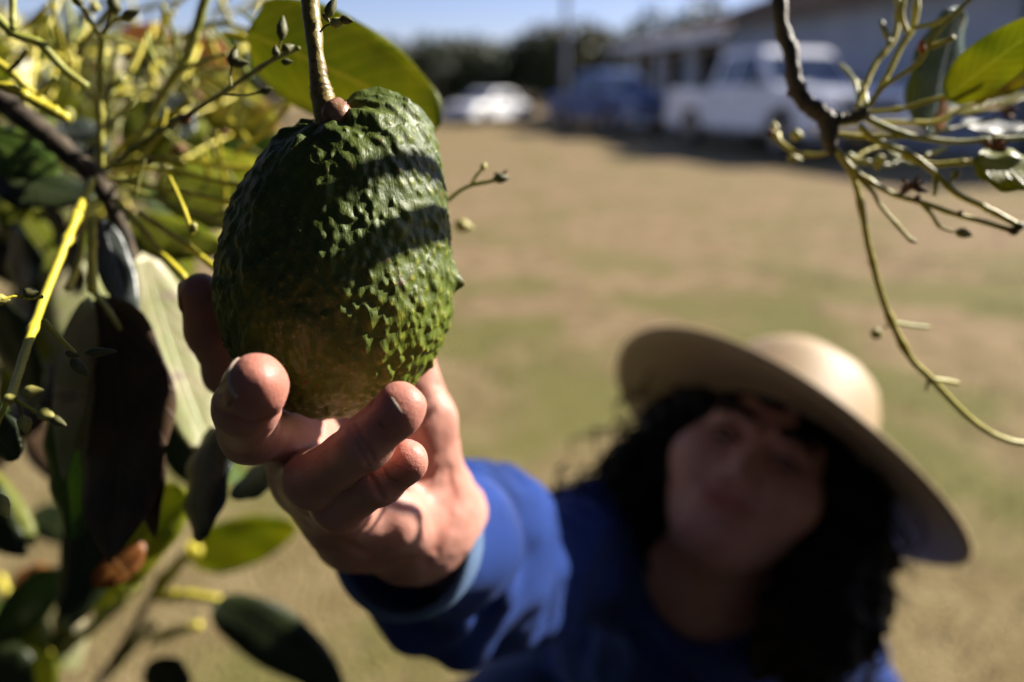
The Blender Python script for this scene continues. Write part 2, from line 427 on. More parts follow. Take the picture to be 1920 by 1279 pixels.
# unseen fallen leaves, added with the dark litter to keep bounce low
nl_ = 2600
la = rng.uniform(0, 6.283, nl_); lr = 1.65 * np.sqrt(rng.uniform(0, 1, nl_)); lx = .1 + lr * np.cos(la); ly = -.75 + lr * np.sin(la); lang = rng.uniform(0, 6.283, nl_)
LV = np.zeros((nl_, 6, 3)); ll = rng.uniform(.035, .065, nl_); lz = rng.uniform(.003, .016, nl_)
for k_, (u_, v_, z_) in enumerate([(-1, 0, 0), (-.3, .42, .006), (.5, .34, .004), (1, 0, .01), (.5, -.34, .005), (-.3, -.42, .008)]):
    LV[:, k_] = np.stack([lx + ll * (u_ * np.cos(lang) - v_ * np.sin(lang)), ly + ll * (u_ * np.sin(lang) + v_ * np.cos(lang)), lz + z_], 1)
M['fill_litter'] = noise_mat('unseen_litter', (.025, .015, .009), (.085, .05, .028), .8, 9, 4)
LF = (np.arange(nl_)[:, None, None] * 6 + np.array([[0, 1, 2, 3], [0, 3, 4, 5]])[None]).reshape(-1, 4)
tag(mesh_np('unseen_fallen_leaves', LV.reshape(-1, 3), LF, M['fill_litter'], smooth=False), kind='stuff')

# short dry grass near the tree
n_bl = 26000
gx = rng.uniform(-2.6, 3.2, n_bl); gy = rng.uniform(.35, 5.2, n_bl)
dens = vnoise(gx * 1.6, gy * 1.6, gx * 0 + 3.3, 11) + .5 * vnoise(gx * 5, gy * 5, gx * 0, 12) + .35 - np.clip((gy - 2.5) * .35, -.2, 1.2)
kp = (dens > 0) & (np.hypot(gx - .1, gy + .75) > 1.6); gx, gy = gx[kp], gy[kp]; n_bl = len(gx)
ang = rng.uniform(0, 6.28, n_bl); hh = rng.uniform(.012, .05, n_bl); wd = .0022
lean = rng.uniform(-.6, .6, (n_bl, 2)) * hh[:, None]
Vg = np.zeros((n_bl, 3, 3)); 
Vg[:, 0] = np.stack([gx - np.cos(ang) * wd, gy - np.sin(ang) * wd, gx * 0 - .012], 1)
Vg[:, 1] = np.stack([gx + np.cos(ang) * wd, gy + np.sin(ang) * wd, gx * 0 - .012], 1)
Vg[:, 2] = np.stack([gx + lean[:, 0], gy + lean[:, 1], hh], 1)
M['grass'] = noise_mat('grass_blades', (.09, .105, .022), (.24, .2, .075), .7, 9, 4)
tag(mesh_np('grass', Vg.reshape(-1, 3), np.arange(n_bl * 3).reshape(-1, 3), M['grass'], smooth=False), kind='stuff')

# ------------------------------------------------------------------ vehicles
def prism(bm, poly, y0, y1, taper=None):
    """side profile poly [(x,z)] extruded across y0..y1; taper(x,z)->y inset"""
    tp = taper or (lambda x, z: 0)
    A = [bm.verts.new((x, y0 + tp(x, z), z)) for x, z in poly]
    B = [bm.verts.new((x, y1 - tp(x, z), z)) for x, z in poly]
    n = len(poly)
    bm.faces.new(A); bm.faces.new(B[::-1])
    for i in range(n): bm.faces.new((A[i], B[i], B[(i + 1) % n], A[(i + 1) % n]))
def arc(cx, cz, r, a0, a1, n=9):
    return [(cx + r * math.cos(math.radians(a0 + (a1 - a0) * i / (n - 1))), cz + r * math.sin(math.radians(a0 + (a1 - a0) * i / (n - 1)))) for i in range(n)]
def bevel(o, wdt, seg=3):
    md = o.modifiers.new('bevel', 'BEVEL'); md.width = wdt; md.segments = seg; md.limit_method = 'ANGLE'; md.angle_limit = math.radians(30)
    for p in o.data.polygons: p.use_smooth = True
    o.data.set_sharp_from_angle(angle=math.radians(35))
def wheel(root, x, y, r, out):
    """tyre (a turned ring) with a dished rim of spokes"""
    bm = bmesh.new(); prof = [(r * .62, -.1), (r * .9, -.11), (r, -.075), (r, .075), (r * .9, .11), (r * .62, .1)]
    n = 28; rings = [[bm.verts.new((x + pr * math.cos(6.2832 * i / n), y + py_, r + pr * math.sin(6.2832 * i / n))) for i in range(n)] for pr, py_ in prof]
    for a in range(len(prof)):
        for i in range(n): bm.faces.new((rings[a][i], rings[(a + 1) % 6][i], rings[(a + 1) % 6][(i + 1) % n], rings[a][(i + 1) % n]))
    wh = bm_obj('wheel', bm, M['rubber'], root, True, True)
    bm = bmesh.new(); s = out
    bmesh.ops.create_cone(bm, cap_ends=True, segments=28, radius1=r * .64, radius2=r * .64, depth=.10, matrix=Matrix.Translation((x, y, r)) @ Matrix.Rotation(math.pi / 2, 4, 'X'))
    for k in range(6):
        a = k * math.pi / 3
        add_box(bm, (x + math.cos(a) * r * .34, y + s * .075, r + math.sin(a) * r * .34), (r * .6, .04, .07), Matrix.Rotation(-a, 3, 'Y'))
    bmesh.ops.create_cone(bm, cap_ends=True, segments=16, radius1=.07, radius2=.05, depth=.08, matrix=Matrix.Translation((x, y + s * .08, r)) @ Matrix.Rotation(math.pi / 2, 4, 'X'))
    bm_obj('rim', bm, M['rim'], wh, False, True)
def vehicle(name, label, cat, loc, head, paint, kind='pickup', group=None, sc=1.0, lower=None):
    root = empty(name, loc, label, cat, group); root.rotation_euler = (0, 0, head); root.scale = (sc,) * 3
    pick = kind == 'pickup'
    L = 5.25 if pick else 4.3; hw = .9 if pick else .84; r = .385 if pick else .31
    xr, xf = (1.15, 4.25) if pick else (.8, 3.45)
    zb = .42 if pick else .28; belt = 1.12 if pick else .88
    wa = r + .07
    bot = [(.05, zb)] + [(xr - wa, zb)] + arc(xr, r, wa, 172, 8)[0:] + [(xr + wa, zb)] + [(xf - wa, zb)] + arc(xf, r, wa, 172, 8) + [(xf + wa, zb)] + [(L - .1, zb)]
    if pick:
        top = [(L, zb + .15), (L - .02, belt - .2), (L - .12, belt - .04), (3.75, belt + .03), (1.72, belt), (1.72, belt - .02), (.02, belt - .02), (0, zb + .2)]
        bm = bmesh.new()
        # front and cab section full width, bed as side walls
        polyf = [(1.74, zb), (xf - wa, zb)] + arc(xf, r, wa, 172, 8) + [(xf + wa, zb), (L - .1, zb)] + top[:5]
        prism(bm, polyf, -hw, hw, lambda x, z: .03 if z > .8 else 0)
        polyr = [(.03, zb), (xr - wa, zb)] + arc(xr, r, wa, 172, 8) + [(xr + wa, zb), (1.735, zb), (1.735, belt - .02), (.02, belt - .02), (0, zb + .2)]
        prism(bm, polyr, -hw, -hw + .09); prism(bm, polyr, hw - .09, hw)
        add_box(bm, (.07, 0, .87), (.06, 2 * hw - .19, .5)); add_box(bm, (.9, 0, .66), (1.6, 2 * hw - .19, .08))
        bo = bm_obj('body', bm, paint, root, False, True); bevel(bo, .035)
        roof = 1.78
        cab = [(1.76, belt - .01), (1.9, roof - .12), (2.02, roof), (3.15, roof), (3.28, roof - .06), (3.86, belt + .02)]
        win = [[(2.0, belt + .06), (2.08, roof - .12), (2.52, roof - .1), (2.52, belt + .06)], [(2.62, belt + .06), (2.62, roof - .1), (3.16, roof - .1), (3.64, belt + .06)]]
    else:
        top = [(L, zb + .12), (L - .04, belt - .2), (L - .2, belt - .08), (3.2, belt + .02), (.75, belt + .04), (.1, belt), (0, zb + .2)]
        bm = bmesh.new(); prism(bm, bot + top, -hw, hw, lambda x, z: .04 if z > .6 else 0)
        bo = bm_obj('body', bm, paint, root, False, True); bevel(bo, .05)
        roof = 1.38
        cab = [(.6, belt), (1.05, roof - .08), (1.3, roof), (2.35, roof), (2.5, roof - .05), (3.25, belt)]
        win = [[(.95, belt + .05), (1.2, roof - .1), (1.75, roof - .08), (1.75, belt + .05)], [(1.83, belt + .05), (1.83, roof - .08), (2.4, roof - .1), (2.95, belt + .05)]]
    tp = lambda x, z: .05 + .17 * max(0, (z - belt)) / (roof - belt)
    bm = bmesh.new(); prism(bm, cab, -hw, hw, tp)
    cb = bm_obj('cabin', bm, paint, root, False, True); bevel(cb, .04)
    for s in (-1, 1):
        for wn in win:
            bm = bmesh.new()
            vs = [bm.verts.new((x, s * (hw - tp(x, z) + .006), z)) for x, z in wn]; bm.faces.new(vs)
            e = bmesh.ops.extrude_face_region(bm, geom=bm.faces[:]); bmesh.ops.translate(bm, vec=(0, -s * .02, 0), verts=[v for v in e['geom'] if isinstance(v, bmesh.types.BMVert)])
            bm_obj('side_window', bm, M['glass'], root, False, True)
    def screen(nm, a, b):
        (x0, z0), (x1, z1) = a, b; d = Vector((x1 - x0, 0, z1 - z0)).normalized(); nn = Vector((-d.z, 0, d.x)) * (1 if x1 < x0 else 1)
        if nm == 'windshield': nn = Vector((abs(d.z), 0, abs(d.x)))
        else: nn = Vector((-abs(d.z), 0, abs(d.x)))
        bm = bmesh.new(); vs = []
        for (x, z, q) in ((x0, z0, .1), (x1, z1, .9)):
            xx = a[0] + (b[0] - a[0]) * q; zz = a[1] + (b[1] - a[1]) * q; yy_ = hw - tp(xx, zz) - .07
            vs.append([Vector((xx, -yy_, zz)) + nn * .008, Vector((xx, yy_, zz)) + nn * .008])
        f = [bm.verts.new(v) for v in (vs[0][0], vs[0][1], vs[1][1], vs[1][0])]; bm.faces.new(f)
        e = bmesh.ops.extrude_face_region(bm, geom=bm.faces[:]); bmesh.ops.translate(bm, vec=-nn * .02, verts=[v for v in e['geom'] if isinstance(v, bmesh.types.BMVert)])
        bm_obj(nm, bm, M['glass'], root, False, True)
    screen('windshield', cab[-1], cab[-2]); screen('rear_window', cab[0], cab[1])
    for x in (xr, xf):
        for s in (-1, 1): wheel(root, x, s * (hw - .12), r, s)
    for s in (-1, 1):
        bm = bmesh.new(); add_box(bm, (L - .03, s * (hw - .2), belt - .26), (.1, .3, .16)); bevel(bm_obj('headlight', bm, M['lamp_clear'], root, False, True), .02)
        bm = bmesh.new(); add_box(bm, (.0, s * (hw - .1), belt - .25), (.06, .14, .3)); bevel(bm_obj('taillight', bm, M['lamp_red'], root, False, True), .015)
        bm = bmesh.new(); add_box(bm, (cab[-1][0] - .25, s * (hw + .08), belt + .12), (.1, .2, .16)); bevel(bm_obj('mirror', bm, M['dark_plastic'], root, False, True), .02)
        for x in ((2.15, 3.1) if pick else (1.35, 2.3)):
            bm = bmesh.new(); add_box(bm, (x, s * (hw + .005), belt - .12), (.18, .04, .04)); bevel(bm_obj('door_handle', bm, M['chrome'] if pick else M['dark_plastic'], root, False, True), .01)
    bm = bmesh.new(); add_box(bm, (L + .02, 0, belt - .27), (.06, 2 * hw - .75, .2))
    for k in range(4): add_box(bm, (L + .055, 0, belt - .35 + k * .05), (.02, 2 * hw - .8, .015))
    bm_obj('grille', bm, M['dark_plastic'], root, False, True)
    bm = bmesh.new(); add_box(bm, (L + .06, 0, zb + .12), (.16, 2 * hw, .2)); bevel(bm_obj('bumper', bm, M['chrome'] if pick else paint, root, False, True), .03)
    bm = bmesh.new(); add_box(bm, (-.05, 0, zb + .12), (.14, 2 * hw - .1, .18)); bevel(bm_obj('bumper', bm, M['chrome'] if pick else paint, root, False, True), .03)
    return root
def park(name, label, cat, rear, front, paint, kind, sc=1.0, nose_right=True, group=None):
    """rear / front: points on the ground where the near-side wheels stand"""
    a, b = G(*rear), G(*front); d = b - a; hd = math.atan2(d[1], d[0])
    hw = (.78 if kind == 'pickup' else .72) * sc; xr, xf = ((1.15, 4.25) if kind == 'pickup' else (.8, 3.45))
    mid = (a + b) / 2; u = nrm(d); nl = np.array([-u[1], u[0], 0])
    # camera side of the vehicle is -nl or +nl
    side = 1 if np.dot(nl, -mid) > 0 else -1
    loc = mid - u * (xr + xf) / 2 * sc - nl * side * hw
    return vehicle(name, label, cat, (loc[0], loc[1], 0.01), hd, paint, kind, group, sc)
park('pickup_truck', 'white double cab pickup truck parked in front of the near building', 'pickup truck', (1285, 273), (1482, 301), M['white_paint'], 'pickup')
park('pickup_truck', 'blue pickup truck parked behind the white one beside the low white building', 'pickup truck', (1035, 243), (1172, 257), M['blue_paint'], 'pickup', .93)
q_ = G(925, 231); vehicle('parked_car', 'small white car parked far off against the dark trees', 'car', (q_[0] + .9, q_[1] + .8, .01), math.atan2(-.82, -.57), M['white_paint'], 'car', None, .86)

# ------------------------------------------------------------------ buildings
WD = nrm([-.287, .958, 0]); WN = np.array([-WD[1], WD[0], 0]) * 1.0
if np.dot(WN, [-1, 0, 0]) < 0: WN = -WN              # WN points to the yard
WB = np.array([7.7, 16.2, 0])                        # a point on the near building's wall line
ROTW = Matrix.Rotation(math.atan2(WD[1], WD[0]), 3, 'Z')
def wbox(bm, s, off, z, ls, th, hz, base=None):
    """box: s along the wall line, off out of the wall, z centre"""
    c = (WB if base is None else base) + WD * s + WN * off
    add_box(bm, (c[0], c[1], z), (ls, th, hz), ROTW)
def wpoly(bm, s0, s1, prof, base=None):
    b_ = WB if base is None else base
    A = [bm.verts.new((b_ + WD * s0 + WN * o + np.array([0, 0, z])).tolist()) for o, z in prof]
    B = [bm.verts.new((b_ + WD * s1 + WN * o + np.array([0, 0, z])).tolist()) for o, z in prof]
    n = len(prof); bm.faces.new(A); bm.faces.new(B[::-1])
    for i in range(n): bm.faces.new((A[i], B[i], B[(i + 1) % n], A[(i + 1) % n]))
b1 = empty('long_building', WB, 'long pale building with brown roof edge behind the white pickup', 'building')
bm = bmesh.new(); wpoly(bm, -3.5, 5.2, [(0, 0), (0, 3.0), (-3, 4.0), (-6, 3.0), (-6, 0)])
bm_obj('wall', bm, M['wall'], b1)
bm = bmesh.new()
wpoly(bm, -6.3, 5.5, [(.55, 2.9), (.55, 3.04), (-3, 4.22), (-6.5, 3.04), (-6.5, 2.9), (-3, 4.08)])
rf = bm_obj('roof', bm, M['roof'], b1)
for k in range(25):                                                    # raised sheet seams
    bm = bmesh.new(); s = -6.2 + k * .48
    wpoly(bm, s, s + .05, [(.56, 3.04), (.56, 3.08), (-2.99, 4.26), (-2.99, 4.22)]); bm_obj('seam', bm, M['roof'], rf)
bm = bmesh.new(); wbox(bm, -.4, .575, 2.96, 11.8, .03, .2); bm_obj('fascia', bm, M['roof'], b1)
for s in (3.6,):
    bm = bmesh.new(); wbox(bm, s, .012, 1.6, 1.3, .02, 1.0); wf = bm_obj('window', bm, M['white_paint'], b1)
    for q in (-.31, .31):
        bm = bmesh.new(); wbox(bm, s + q, .03, 1.6, .54, .015, .86); bm_obj('pane', bm, M['glass'], wf)
# open shed end under the same roof; bay shade put into near-black surfaces
bm = bmesh.new(); wpoly(bm, -6.2, -3.55, [(-5.9, 0.02), (-5.9, 2.85), (-5.7, 2.85), (-5.7, 0.02)]); bm_obj('back_wall', bm, M['shade_dark'], b1)
bm = bmesh.new(); wpoly(bm, -3.54, -3.51, [(-5.7, 0.02), (-5.7, 2.95), (-.05, 2.95), (-.05, 0.02)]); bm_obj('side_panel', bm, M['shade_dark'], b1)
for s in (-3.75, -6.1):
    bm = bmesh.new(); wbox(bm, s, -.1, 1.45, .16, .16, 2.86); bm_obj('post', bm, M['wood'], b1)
bm = bmesh.new(); wbox(bm, -4.9, -3, 2.92, 2.6, 5.8, .04); bm_obj('ceiling', bm, M['shade_dark'], b1)
# rooftop cooler
c = WB + WD * 4.2 - WN * 1.2
ck = empty('rooftop_cooler', (c[0], c[1], 3.45), 'dark brown boxy cooler standing on the far end of the roof', 'cooler')
bm = bmesh.new(); add_box(bm, (c[0], c[1], 3.98), (.95, .95, .8), ROTW); cb_ = bm_obj('housing', bm, M['roof'], ck); bevel(cb_, .03)
for k in range(6):
    bm = bmesh.new(); q = c + WN * .49; add_box(bm, (q[0], q[1], 3.7 + k * .11), (.8, .03, .05), ROTW); bm_obj('louvre', bm, M['dark_plastic'], ck)
for dx in (-.4, .4):
    for dy in (-.4, .4):
        q = c + WD * dx + WN * dy; bm = bmesh.new(); add_box(bm, (q[0], q[1], 3.48), (.06, .06, .3), ROTW); bm_obj('leg', bm, M['dark_plastic'], ck)
# far low building with a porch
B2 = WB + WD * 5.7 - WN * .3
b2 = empty('low_building', B2, 'low white building with dark porch openings beyond the pickups', 'building')
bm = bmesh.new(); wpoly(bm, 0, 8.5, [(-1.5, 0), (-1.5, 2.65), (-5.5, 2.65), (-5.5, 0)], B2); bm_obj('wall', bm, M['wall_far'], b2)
bm = bmesh.new(); wpoly(bm, -.2, 8.8, [(.25, 2.7), (.25, 2.82), (-2.6, 3.4), (-5.8, 2.82), (-5.8, 2.7)], B2); bm_obj('roof', bm, M['roof'], b2)
bm = bmesh.new(); wbox(bm, 4.3, .27, 2.7, 9.0, .04, .3, B2); bm_obj('fascia', bm, M['wall_far'], b2)
for k in range(5):
    bm = bmesh.new(); wbox(bm, .15 + k * 2.05, -.05, 1.33, .2, .2, 2.66, B2); bm_obj('porch_post', bm, M['wall_far'], b2)
bm = bmesh.new(); wbox(bm, 4.3, -.05, .3, 8.4, .12, .6, B2); bm_obj('porch_wall', bm, M['wall_far'], b2)
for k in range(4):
    bm = bmesh.new(); wbox(bm, 1.15 + k * 2.05, -1.485, 1.4, 1.6, .03, 2.1, B2); bm_obj('opening_shade', bm, M['shade_dark'], b2)  # solid near-black panels, coloured as the shade inside the openings

# utility pole
pp = np.array([(1050 - 960) / FPX * 24.5, 24.0, 0])
pl = empty('utility_pole', pp, 'thin grey utility pole rising above the dark trees', 'pole')
tube('pole', [pp, pp + [0, 0, 9]], [.10, .08], M['wood'], pl, 6, 10)
bm = bmesh.new(); add_box(bm, (pp[0], pp[1] - .1, 8.4), (1.8, .1, .12)); bm_obj('crossarm', bm, M['wood'], pl)
for dx in (-.8, -.4, .4, .8):
    tube('insulator', [pp + [dx, -.1, 8.46], pp + [dx, -.1, 8.62]], [.05, .03], M['white_paint'], pl, 4, 8)

# ------------------------------------------------------------------ far trees
def crown_mesh(name, seed, hgt, rad, n=2600, leaf=.085, zlo=.0):
    g = np.random.default_rng(seed); V = []
    cl = [np.array([g.normal(0, rad * .38), g.normal(0, rad * .38), hgt * g.uniform(zlo + .2, .86)]) for _ in range(16)]
    ps = []
    for i in range(n):
        c_ = cl[g.integers(len(cl))]; d = nrm(g.normal(0, 1, 3)); rr = rad * .42 * g.uniform(.55, 1.05)
        ps.append(c_ + d * rr * np.array([1, 1, .85]))
    ps = np.array(ps); ps[:, 2] = np.clip(ps[:, 2], hgt * zlo, hgt * 1.02)
    a = nrm_rows(g.normal(0, 1, (n, 3))); b = nrm_rows(np.cross(a, g.normal(0, 1, (n, 3))))
    s = leaf * g.uniform(.7, 1.5, (n, 1))
    V = np.stack([ps - a * s, ps + b * s * .4, ps + a * s, ps - b * s * .4], 1).reshape(-1, 3)
    return V, np.arange(n * 4).reshape(-1, 4)
def nrm_rows(a): return a / (np.linalg.norm(a, axis=1)[:, None] + 1e-9)
def far_tree(loc, V, Fc, h0, sc, rot, mat, label, group, cache):
    root = empty('tree', loc, label, 'tree', group); root.rotation_euler = (0, 0, rot); root.scale = (sc, sc, sc)
    key = (id(V), mat.name)
    if key not in cache:
        me = bpy.data.meshes.new('crown'); me.from_pydata(V.tolist(), [], Fc.tolist()); me.materials.append(mat)
        tv, tf = tube_np([(0, 0, -.1), (.05, .02, h0 * .3), (-.03, .05, h0 * .62)], [.12, .08, .04], 8, 8)
        allv = [tv]; allf = [[f if f[0] != f[3] else f[:3] for f in tf]]; off = len(tv)
        for k in range(5):
            a = k * 1.3; t2, f2 = tube_np([(0, 0, h0 * (.25 + .05 * k)), (math.cos(a) * .4, math.sin(a) * .4, h0 * .5), (math.cos(a) * .8, math.sin(a) * .8, h0 * .7)], [.05, .03, .012], 6, 6)
            allv.append(t2); allf.append([tuple(i + off for i in (f if f[0] != f[3] else f[:3])) for f in f2]); off += len(t2)
        tm = bpy.data.meshes.new('trunk'); tm.from_pydata(np.concatenate(allv).tolist(), [], [f for q in allf for f in q]); tm.materials.append(M['trunk'])
        cache[key] = (me, tm)
    me, tm = cache[key]
    for nm, mm in (('crown', me), ('trunk', tm)):
        o = bpy.data.objects.new(nm, mm); COL.objects.link(o); o.parent = root
    return root
CA = {}
CR = [crown_mesh('c', s, 2.3, 1.35) + (2.3,) for s in (1, 2, 3)]
def hedge_xy(px, d): d = d * 1.32; return np.array([(px - 960) / FPX * d * 1.03, d, 0])
ORD = ['leftmost', 'second', 'third', 'fourth', 'fifth', 'sixth', 'seventh', 'eighth', 'ninth', 'tenth', 'eleventh', 'rightmost']
def lab_h(i): return ('dark bushy tree right behind the small white car' if i == 4 else 'dark bushy tree at the foot of the utility pole' if i == 8 else ORD[i] + ' from the left of the dark bushy trees across the back of the yard')
hd = [(760, 23.5), (800, 24.5), (838, 23.6), (876, 25.2), (914, 24.6), (950, 26), (990, 25), (1028, 24.3), (1064, 25.5), (1100, 24.2), (1136, 26), (1172, 27)]
for i, (px, d) in enumerate(hd):
    V, Fc, h0 = CR[i % 3]
    far_tree(hedge_xy(px, d), V, Fc, h0, 1.42 + .035 * i + random.uniform(-.05, .05), random.uniform(0, 6), M['tree_leaf'] if i % 3 else M['tree_leaf2'], lab_h(i), 'trees along the back of the yard', CA)
for i, (px, d) in enumerate([(640, 22), (560, 24), (480, 21), (400, 23), (310, 20), (220, 22), (120, 19), (20, 21), (-90, 19)]):
    V, Fc, h0 = CR[(i + 1) % 3]
    far_tree(hedge_xy(px, d), V, Fc, h0, random.uniform(1.35, 1.75), random.uniform(0, 6), M['tree_leaf'] if i % 2 else M['tree_leaf2'], ['first', 'second', 'third', 'fourth', 'fifth', 'sixth', 'seventh', 'eighth', 'ninth'][i] + ' bushy tree leftward from the avocado, far behind the yellow stems', 'trees far behind the branches', CA)
for i, (px, d, s) in enumerate([(1110, 30, 1.75), (1180, 29, 1.95), (1250, 28, 2.35), (1320, 29, 2.1), (1395, 28.5, 2.0)]):
    V, Fc, h0 = CR[i % 3]
    far_tree(hedge_xy(px, d), V, Fc, h0, s, random.uniform(0, 6), M['tree_leaf2'] if i % 2 else M['tree_leaf'],
             'tall round tree rising highest above the low white building' if i == 2 else ['dark green tree at the far end of the low white building', 'olive green tree just left of the tallest one behind the low building', '', 'olive green tree just right of the tallest one behind the low building', 'dark green tree showing behind the rooftop cooler'][i], None if i == 2 else 'trees behind the low building', CA)

# ================================================================== AVOCADO
D0 = .228
rows = np.array([(183, 0, 716), (186, 28, 716), (192, 50, 714), (200, 70, 712), (220, 102, 701), (250, 129, 688), (300, 162, 666), (350, 184, 653), (400, 199, 643), (470, 211, 636), (540, 216, 634),
                 (600, 210, 633), (650, 194, 633), (700, 164, 631), (740, 124, 630), (765, 84, 630), (778, 46, 628), (784, 0, 627)], float)
NV, NT = 430, 620
tt = np.linspace(0, math.pi, NV); yy = 183.5 + (784 - 183.5) * (1 - np.cos(tt)) / 2
hw2 = np.interp(yy, rows[:, 0], rows[:, 1] ** 2); cx = np.interp(yy, rows[:, 0], rows[:, 2])
kern = np.exp(-np.linspace(-2, 2, 31) ** 2); kern /= kern.sum()
def smooth(a):
    p_ = np.pad(a, 15, mode='reflect', reflect_type='odd'); return np.convolve(p_, kern, 'valid')
hw2 = np.maximum(smooth(hw2), 0); cx = smooth(cx)
hw_ = np.sqrt(hw2); hw_[0] = hw_[-1] = 0
th = np.linspace(0, 2 * math.pi, NT, endpoint=False)
px_ = cx[:, None] + hw_[:, None] * .985 * np.cos(th)[None]
X = (px_ - 960) / FPX * D0; Y = np.repeat(((H / 2 - yy) / FPX * D0)[:, None], NT, 1)
Z = D0 + hw_[:, None] * .96 / FPX * D0 * np.sin(th)[None]          # sin<0 : towards the camera
base = np.stack([X, Y, Z], -1).reshape(-1, 3)
# close the poles
Vb = base.copy()
def grid_normals(B):
    g = B.reshape(NV, NT, 3)
    du = np.roll(g, -1, 1) - np.roll(g, 1, 1); dv = np.gradient(g, axis=0)
    n = np.cross(du, dv); n /= np.linalg.norm(n, axis=2)[..., None] + 1e-12
    n = n.reshape(-1, 3); cc = np.array([(640 - 960) / FPX * D0, (640 - 500) / FPX * D0, D0])
    s = np.sign(((B - cc) * n).sum(1)); return n * np.where(s == 0, 1, s)[:, None]
nb = grid_normals(base); nb[:NT] = (0, 1, 0); nb[-NT:] = (0, -1, 0)
sy, sxp = 238.0, 628.0
row_i = int(np.argmin(abs(yy - sy))); offp = (sxp - cx[row_i]) / hw_[row_i]
stemc = np.array([(sxp - 960) / FPX * D0, (H / 2 - sy) / FPX * D0, D0 - math.sqrt(max(0, 1 - offp ** 2)) * hw_[row_i] / FPX * D0 * .96])
ds = np.linalg.norm(base - stemc, axis=1)
disp = np.zeros(len(base)); bumpA = np.zeros(len(base)); spotA = np.zeros(len(base)); yelA = np.zeros(len(base))
disp -= .0040 * np.exp(-(ds / .0085) ** 2)
# ridges running out of the stem hollow
tdir = base - stemc; e1 = nrm(np.cross(nb[row_i * NT + int(NT * .7)], [0, 1, 0])); 
angs = np.arctan2(tdir @ np.array([0, 1.0, 0]) + tdir @ np.array([0, 0, 1.0]), tdir @ np.array([1.0, 0, 0]))
wob = np.array([mnoise.noise(Vector(p_ * 90)) for p_ in base[::1]])
wob2 = np.array([mnoise.noise(Vector(p_ * 260 + 7)) for p_ in base[::1]])
disp += .0009 * np.sin(angs * 9 + wob * 2.5) * np.exp(-((ds - .012) / .009) ** 2)
disp += .0007 * wob + .00045 * wob2
kd = kdtree.KDTree(len(base))
for i, p_ in enumerate(base): kd.insert(p_, i)
kd.balance()
cand = rng.permutation(NT * NV)
placed = kdtree.KDTree(1); pts_b = []; grid_b = {}
# area-weighted candidates
wts = np.repeat(hw_ * np.gradient(yy), NT); wts /= wts.sum()
cand = rng.choice(NT * NV, 9000, p=wts, replace=False)
def lower(i):   # pebbly lower right, smoother around the top
    y = base[i, 1]; x = base[i, 0]
    f = np.clip((.068 - y) / .075, 0, 1); return f
for i in cand:
    p_ = base[i]
    if ds[i] < .006: continue
    f = lower(i); sp = .0037 - .0014 * f
    sp *= random.uniform(.7, 1.4)
    key = tuple((p_ / .005).astype(int)); ok = True
    for a in (-1, 0, 1):
        for b in (-1, 0, 1):
            for c_ in (-1, 0, 1):
                for q in grid_b.get((key[0] + a, key[1] + b, key[2] + c_), ()):
                    if np.linalg.norm(pts_b[q][0] - p_) < sp: ok = False; break
                if not ok: break
            if not ok: break
        if not ok: break
    if not ok: continue
    if mnoise.noise(Vector(p_ * 55 + 3)) < -.28 and random.random() < .8: continue
    big = random.random()
    r = random.uniform(.0006, .0013) * (1.5 if big > .82 else 1)
    h = random.uniform(.0004, .0010) * (1.35 if big > .85 else 1) * (1.0 if f > .3 else .8)
    grid_b.setdefault(key, []).append(len(pts_b)); pts_b.append((p_, r, h, i, f))
for (p_, r, h, i, f) in pts_b:
    n_ = nb[i]; tw = stemc - p_; tw = tw - n_ * (tw @ n_); tw = nrm(tw); sd = np.cross(n_, tw)
    hits = kd.find_range(p_, r * 3.6)
    ids = np.array([q[1] for q in hits]); dlt = base[ids] - p_
    u = dlt @ tw; v = dlt @ sd
    el = np.where(u > 0, random.uniform(1.4, 2.6) + (1 - f) * .8, random.uniform(.9, 1.3)); ro = random.uniform(-.5, .5); u, v = u * math.cos(ro) + v * math.sin(ro) + wob2[ids] * r * .6, v * math.cos(ro) - u * math.sin(ro) + wob[ids] * r * .4
    q2 = (u / (r * el)) ** 2 + (v / r) ** 2
    kf = np.exp(-q2 * .75)
    disp[ids] += h * kf
    cf_y = random.random() ** 1.6
    kk = np.exp(-(((u) / (r * .8)) ** 2 + (v / (r * .75)) ** 2))
    bumpA[ids] = np.maximum(bumpA[ids], kk)
    yelA[ids] = np.maximum(yelA[ids], kk * (.25 + .75 * f) * cf_y)
    if random.random() < .11:
        spotA[ids] = np.maximum(spotA[ids], np.exp(-((u / (r * .45)) ** 2 + (v / (r * .45)) ** 2) ** 2))
# the pointed wart on the right edge
wi = int(np.argmin(abs(yy - 528))) * NT + 0
wp = base[wi]; n_ = nrm(np.array([1, .05, -.12]))
hits = kd.find_range(wp, .013); ids = np.array([q[1] for q in hits]); dd = np.linalg.norm(base[ids] - wp - np.array([0, .0008, 0]), axis=1)
Vd = base + nb * disp[:, None]
amp = .0034 * np.exp(-(dd / .0030) ** 2) + .0014 * np.exp(-(dd / .006) ** 2)
Vd[ids] += n_ * amp[:, None] + np.array([0, -.28, 0]) * amp[:, None]
tipm = np.exp(-(dd / .0016) ** 2)
spotA[ids] = np.maximum(spotA[ids], tipm * .8)
